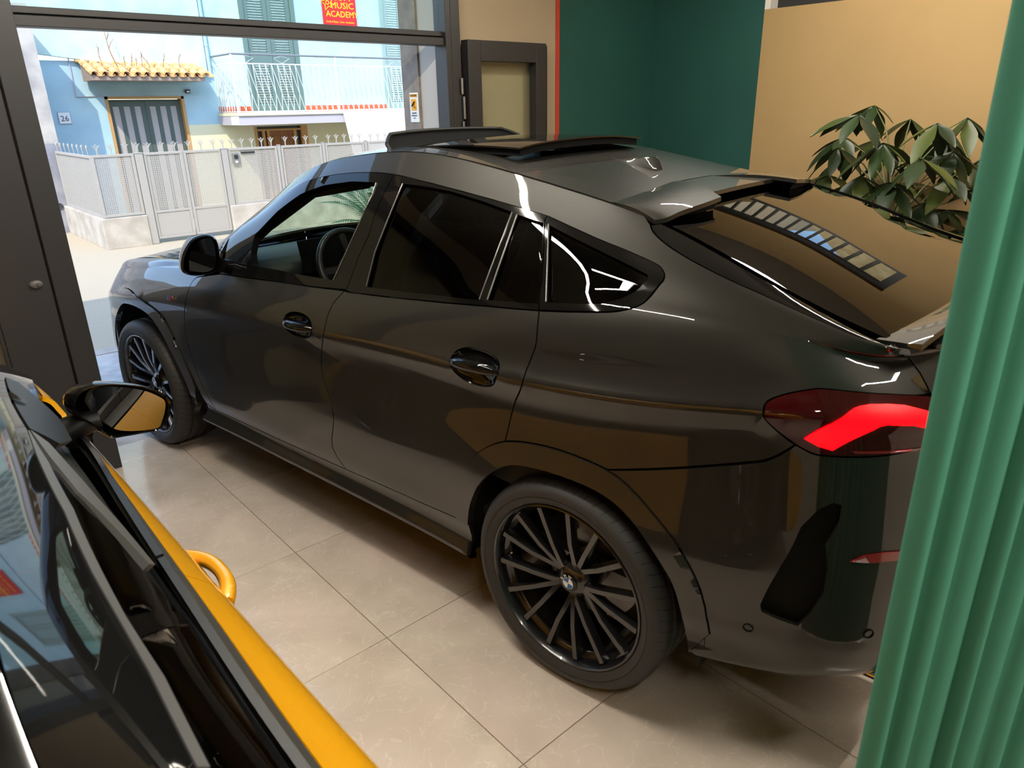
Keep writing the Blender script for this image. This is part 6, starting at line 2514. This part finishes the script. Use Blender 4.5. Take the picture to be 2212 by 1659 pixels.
# door mirror towards the camera and its twin
def ymirror(sd):
    mr = part_empty('door_mirror', YC)
    YM = -2.0

    def on_y(x, y, Y):
        p = at(x, y, 1, Y)
        return np.array([(p[0] - YXC), p[1], p[2]])
    f2 = np.array([sd, 1, 1.0])
    out_ = [(157, 885), (157, 868), (164, 851), (180, 839), (205, 830), (240, 827), (290, 830), (330, 839), (357, 853), (370, 868), (368, 892), (357, 917), (338, 930), (300, 938), (265, 944), (244, 947), (226, 938), (212, 925), (190, 912), (168, 900)]
    rim = np.array([on_y(*q, YM) for q in smooth_line(out_ + out_[:1], 3)[:-1]])
    c = rim.mean(0)
    n = len(rim)
    lay = [(.93, .0), (.97, -.006), (1.0, .004), (1.0, .02), (.96, .05), (.84, .085), (.6, .11), (.3, .12)]
    v, f = [], []
    for sc_, dy in lay:
        for q in rim:
            v.append((c + (q - c) * sc_ + np.array([-.3 * dy, dy, 0])) * f2)
    for i in range(len(lay) - 1):
        for k in range(n):
            k2 = (k + 1) % n
            f.append((i * n + k, i * n + k2, (i + 1) * n + k2, (i + 1) * n + k))
    f.append(tuple((len(lay) - 1) * n + k for k in range(n)))
    g = MB()
    g.add(v, f)
    g.build('mirror_housing', BROOF, mr, smooth=45)
    # dark bowl and the glass itself, turned towards the driver
    gl = [(192, 872), (200, 851), (222, 840), (262, 838), (310, 843), (345, 856), (354, 866), (353, 884), (347, 905), (338, 920), (300, 928), (268, 930), (248, 927), (226, 913), (205, 893)]
    G = np.array([on_y(*q, YM + .016) for q in smooth_line(gl + gl[:1], 3)[:-1]])
    m_ = len(G)
    g = MB()
    g.add([((q - c) * 1.07 + c + (0, .022, 0)) * f2 for q in G] + [((q - c) * 1.07 + c + (0, .036, 0)) * f2 for q in G], [tuple(range(m_)), tuple(reversed(range(m_, 2 * m_)))] + [(k, (k + 1) % m_, m_ + (k + 1) % m_, m_ + k) for k in range(m_)])
    g.build('mirror_bowl', SATIN, mr)
    cg = G.mean(0)
    tilt = Matrix.Rotation(radians(MIRROR_YAW), 3, 'Z') @ Matrix.Rotation(radians(MIRROR_PITCH), 3, 'X')
    P = [np.array(cg) + np.array(tilt @ Vector(q - cg)) for q in G]
    g = MB()
    g.add([q * f2 for q in P] + [(q + (0, .006, 0)) * f2 for q in P], [tuple(range(m_)), tuple(reversed(range(m_, 2 * m_)))] + [(k, (k + 1) % m_, m_ + (k + 1) % m_, m_ + k) for k in range(m_)])
    g.build('mirror_glass', MIRG, mr)
    g = MB()
    a0 = on_y(215, 905, YM + .045)
    a1 = on_y(150, 925, -1.95)
    a2 = YSIDE.ev([[yu(-1.90), vS + .03]])[0][0]
    a2 = np.array([a2[1] - .01, a2[0], a2[2]])
    g.tube([a0 * f2, (a0 * .5 + a1 * .5) * f2, a1 * f2, a2 * f2], [.030, .034, .036, .045], n=12)
    g.build('mirror_arm', SATIN, mr, smooth=50)


MIRROR_YAW, MIRROR_PITCH = -10.5, -7.0
for sd in (1, -1):
    ymirror(sd)
# ================================================================== green fluted panel and plant
GREENP = mat('mint_green_fabric', srgb(64, 128, 106), rough=0.75, spec=.3)
nt = GREENP.node_tree
tc = nt.nodes.new('ShaderNodeTexCoord')
wv = nt.nodes.new('ShaderNodeTexNoise')
mpn = nt.nodes.new('ShaderNodeMapping')
mpn.inputs['Scale'].default_value = (900, 900, 60)
nt.links.new(tc.outputs['Object'], mpn.inputs['Vector'])
nt.links.new(mpn.outputs[0], wv.inputs['Vector'])
bp = nt.nodes.new('ShaderNodeBump')
bp.inputs['Strength'].default_value = .25
bp.inputs['Distance'].default_value = .002
nt.links.new(wv.outputs['Fac'], bp.inputs['Height'])
nt.links.new(bp.outputs[0], bsdf(GREENP).inputs['Normal'])

CE = np.array([.001, -3.877])                # its free edge, 1.1 m from the camera
cdir = Vector((.80, -.60, 0)).normalized()
cn_ = Vector((cdir.y, -cdir.x, 0))           # towards the camera side
if cn_.dot(Vector((CAMP[0] - CE[0], CAMP[1] - CE[1], 0))) < 0:
    cn_ = -cn_
cu = empty('curtain', (CE[0], CE[1], 0))
tag(cu, 'mint green pleated curtain hanging in the right foreground', 'curtain')
pit = .046
NP_ = 15
g = MB()
prof = []
random.seed(3)
for k in range(NP_):
    wk = pit * random.uniform(.85, 1.15)
    x0 = prof[-1][0] if prof else 0.0
    amp = .013 * random.uniform(.75, 1.2)
    for q in range(10):
        t = q / 10
        prof.append((x0 + wk * (t + .1), amp * (abs(sin(pi * (t + .05))) ** .8) * 2 - amp + (.008 if k == 0 else 0) * (1 - t)))
prof = [(.012, -.03), (.002, -.018), (.0, -.008)] + prof
v, f = [], []
zs = np.linspace(.02, 3.1, 24)
for z in zs:
    for i, (a, b) in enumerate(prof):
        s_ = .0018 * sin(z * 2.1 + i * .23)
        p = cdir * (a + s_) + cn_ * (b + .002 * sin(z * 1.7 + i * .35))
        v.append((p.x, p.y, z))
m_ = len(prof)
for j in range(len(zs) - 1):
    for i in range(m_ - 1):
        a = j * m_ + i
        f.append((a, a + 1, a + m_ + 1, a + m_))
g.add(v, f)
o = g.build('curtain_cloth', GREENP, cu, smooth=70)
s_ = o.modifiers.new('thickness', 'SOLIDIFY')
s_.thickness = .002
g = MB()
p = cdir * .95
g.tube([(-cdir.x * .05, -cdir.y * .05, 3.12), (p.x, p.y, 3.12)], .014, n=12)
g.build('curtain_rod', SATIN, cu, smooth=60)
for t in (.05, .85):
    q = cdir * t
    MB().tube([(q.x, q.y, 3.12), (q.x, q.y, ZC)], .006, n=8).build('rod_hanger', SATIN, cu, smooth=60)

# money tree by the ochre wall
LEAFM = mat('glossy_leaf', srgb(52, 74, 34), rough=0.38, spec=.5)
nt = LEAFM.node_tree
oi = nt.nodes.new('ShaderNodeObjectInfo')
rp = nt.nodes.new('ShaderNodeValToRGB')
rp.color_ramp.elements[0].color = (*srgb(26, 40, 20), 1)
rp.color_ramp.elements[1].color = (*srgb(84, 92, 38), 1)
e = rp.color_ramp.elements.new(.75)
e.color = (*srgb(40, 58, 27), 1)
nt.links.new(oi.outputs['Random'], rp.inputs['Fac'])
nt.links.new(rp.outputs['Color'], bsdf(LEAFM).inputs['Base Color'])
bsdf(LEAFM).inputs['Subsurface Weight'].default_value = 0.0
STEM = mat('green_stem', srgb(96, 104, 60), rough=0.6)
BARK = mat('plant_bark', srgb(110, 92, 70), rough=0.85)
PX, PY = 3.85, -2.30
pt = empty('potted_plant', (PX, PY, 0))
tag(pt, 'tall potted plant with large hand-shaped dark leaves against the ochre wall', 'plant')
MB().lathe([(0, 0), (.17, 0), (.22, .38), (.235, .38), (.235, .42), (.20, .42), (.195, .37), (0, .37)], n=32, axis='z').build('pot', mat('dark_pot', (.05, .05, .05), rough=.5), pt, smooth=40)
MB().lathe([(0, .372), (.194, .372)], n=24, axis='z').build('soil', mat('soil', (.03, .02, .015), rough=.95), pt)
for k in range(3):
    path = []
    for i in range(14):
        t = i / 13
        a = 2 * pi * k / 3 + t * 7
        r_ = .035 * (1 - .4 * t)
        path.append((r_ * cos(a), r_ * sin(a), .36 + .72 * t))
    MB().tube(path, [.022 - .008 * i / 13 for i in range(14)], n=8).build('trunk', BARK, pt, smooth=50)
leaf_mesh = None


def leaf_data():
    g = MB()
    n_ = 9
    v, f = [], []
    for i in range(n_ + 1):
        t = i / n_
        w = .165 * (sin(pi * min(1, t ** .82)) ** .85) * (.35 + .65 * min(1, t * 2.2)) + .004
        z = .05 * t - .34 * t * t * .55
        v += [(t, w * .98, z + .05 * w), (t, w * .5, z - .015), (t, 0, z - .035 * (1 - t)), (t, -w * .5, z - .015), (t, -w * .98, z + .05 * w)]
    for i in range(n_):
        a, b = 5 * i, 5 * i + 5
        for j in range(4):
            f.append((a + j, b + j, b + j + 1, a + j + 1))
    g.add(v, f)
    return g


heads = []
random.seed(21)
# crown heads: (dx, dy, z, reach)
for k in range(46):
    t = k / 45
    a = k * 2.39996
    z = .78 + .97 * (t ** .92) + random.uniform(-.05, .05)
    R_ = (.38 + .16 * sin(pi * t)) * (1 - .25 * t) * random.uniform(.75, 1.15)
    heads.append((R_ * cos(a), R_ * sin(a) * .95, z))
nleaf = 0
for hx, hy, hz in heads:
    base = Vector((hx * .12, hy * .12, max(.70, hz - .28 - random.uniform(0, .14))))
    tip = Vector((hx, hy, hz))
    if PX + hx > XR - .26:
        tip.x = XR - .26 - PX
    mid = base.lerp(tip, .5) + Vector((0, 0, .05))
    MB().tube([base, mid, tip], [.006, .0045, .0035], n=6).build('leaf_stalk', STEM, pt, smooth=60)
    out_a = atan2(tip.y, tip.x)
    nl = random.choice((5, 6, 7))
    droop = random.uniform(.15, .75)
    for q in range(nl):
        a = out_a + (q - (nl - 1) / 2) * (2 * pi * .86 / nl)
        L = random.uniform(.21, .33) * (1.0 if abs(q - (nl - 1) / 2) < 2 else .78)
        if leaf_mesh is None:
            o = leaf_data().build('leaf', LEAFM, pt, smooth=80, fix=False)
            leaf_mesh = o.data
        else:
            o = bpy.data.objects.new('leaf', leaf_mesh)
            COL.objects.link(o)
            o.parent = pt
        o.location = tip
        o.rotation_euler = (random.uniform(-.35, .35), droop + random.uniform(-.2, .25), a)
        if tip.x + L * cos(a) > XR - PX - .03:
            L *= .55
        o.scale = (L, L * 1.05, L)
        nleaf += 1
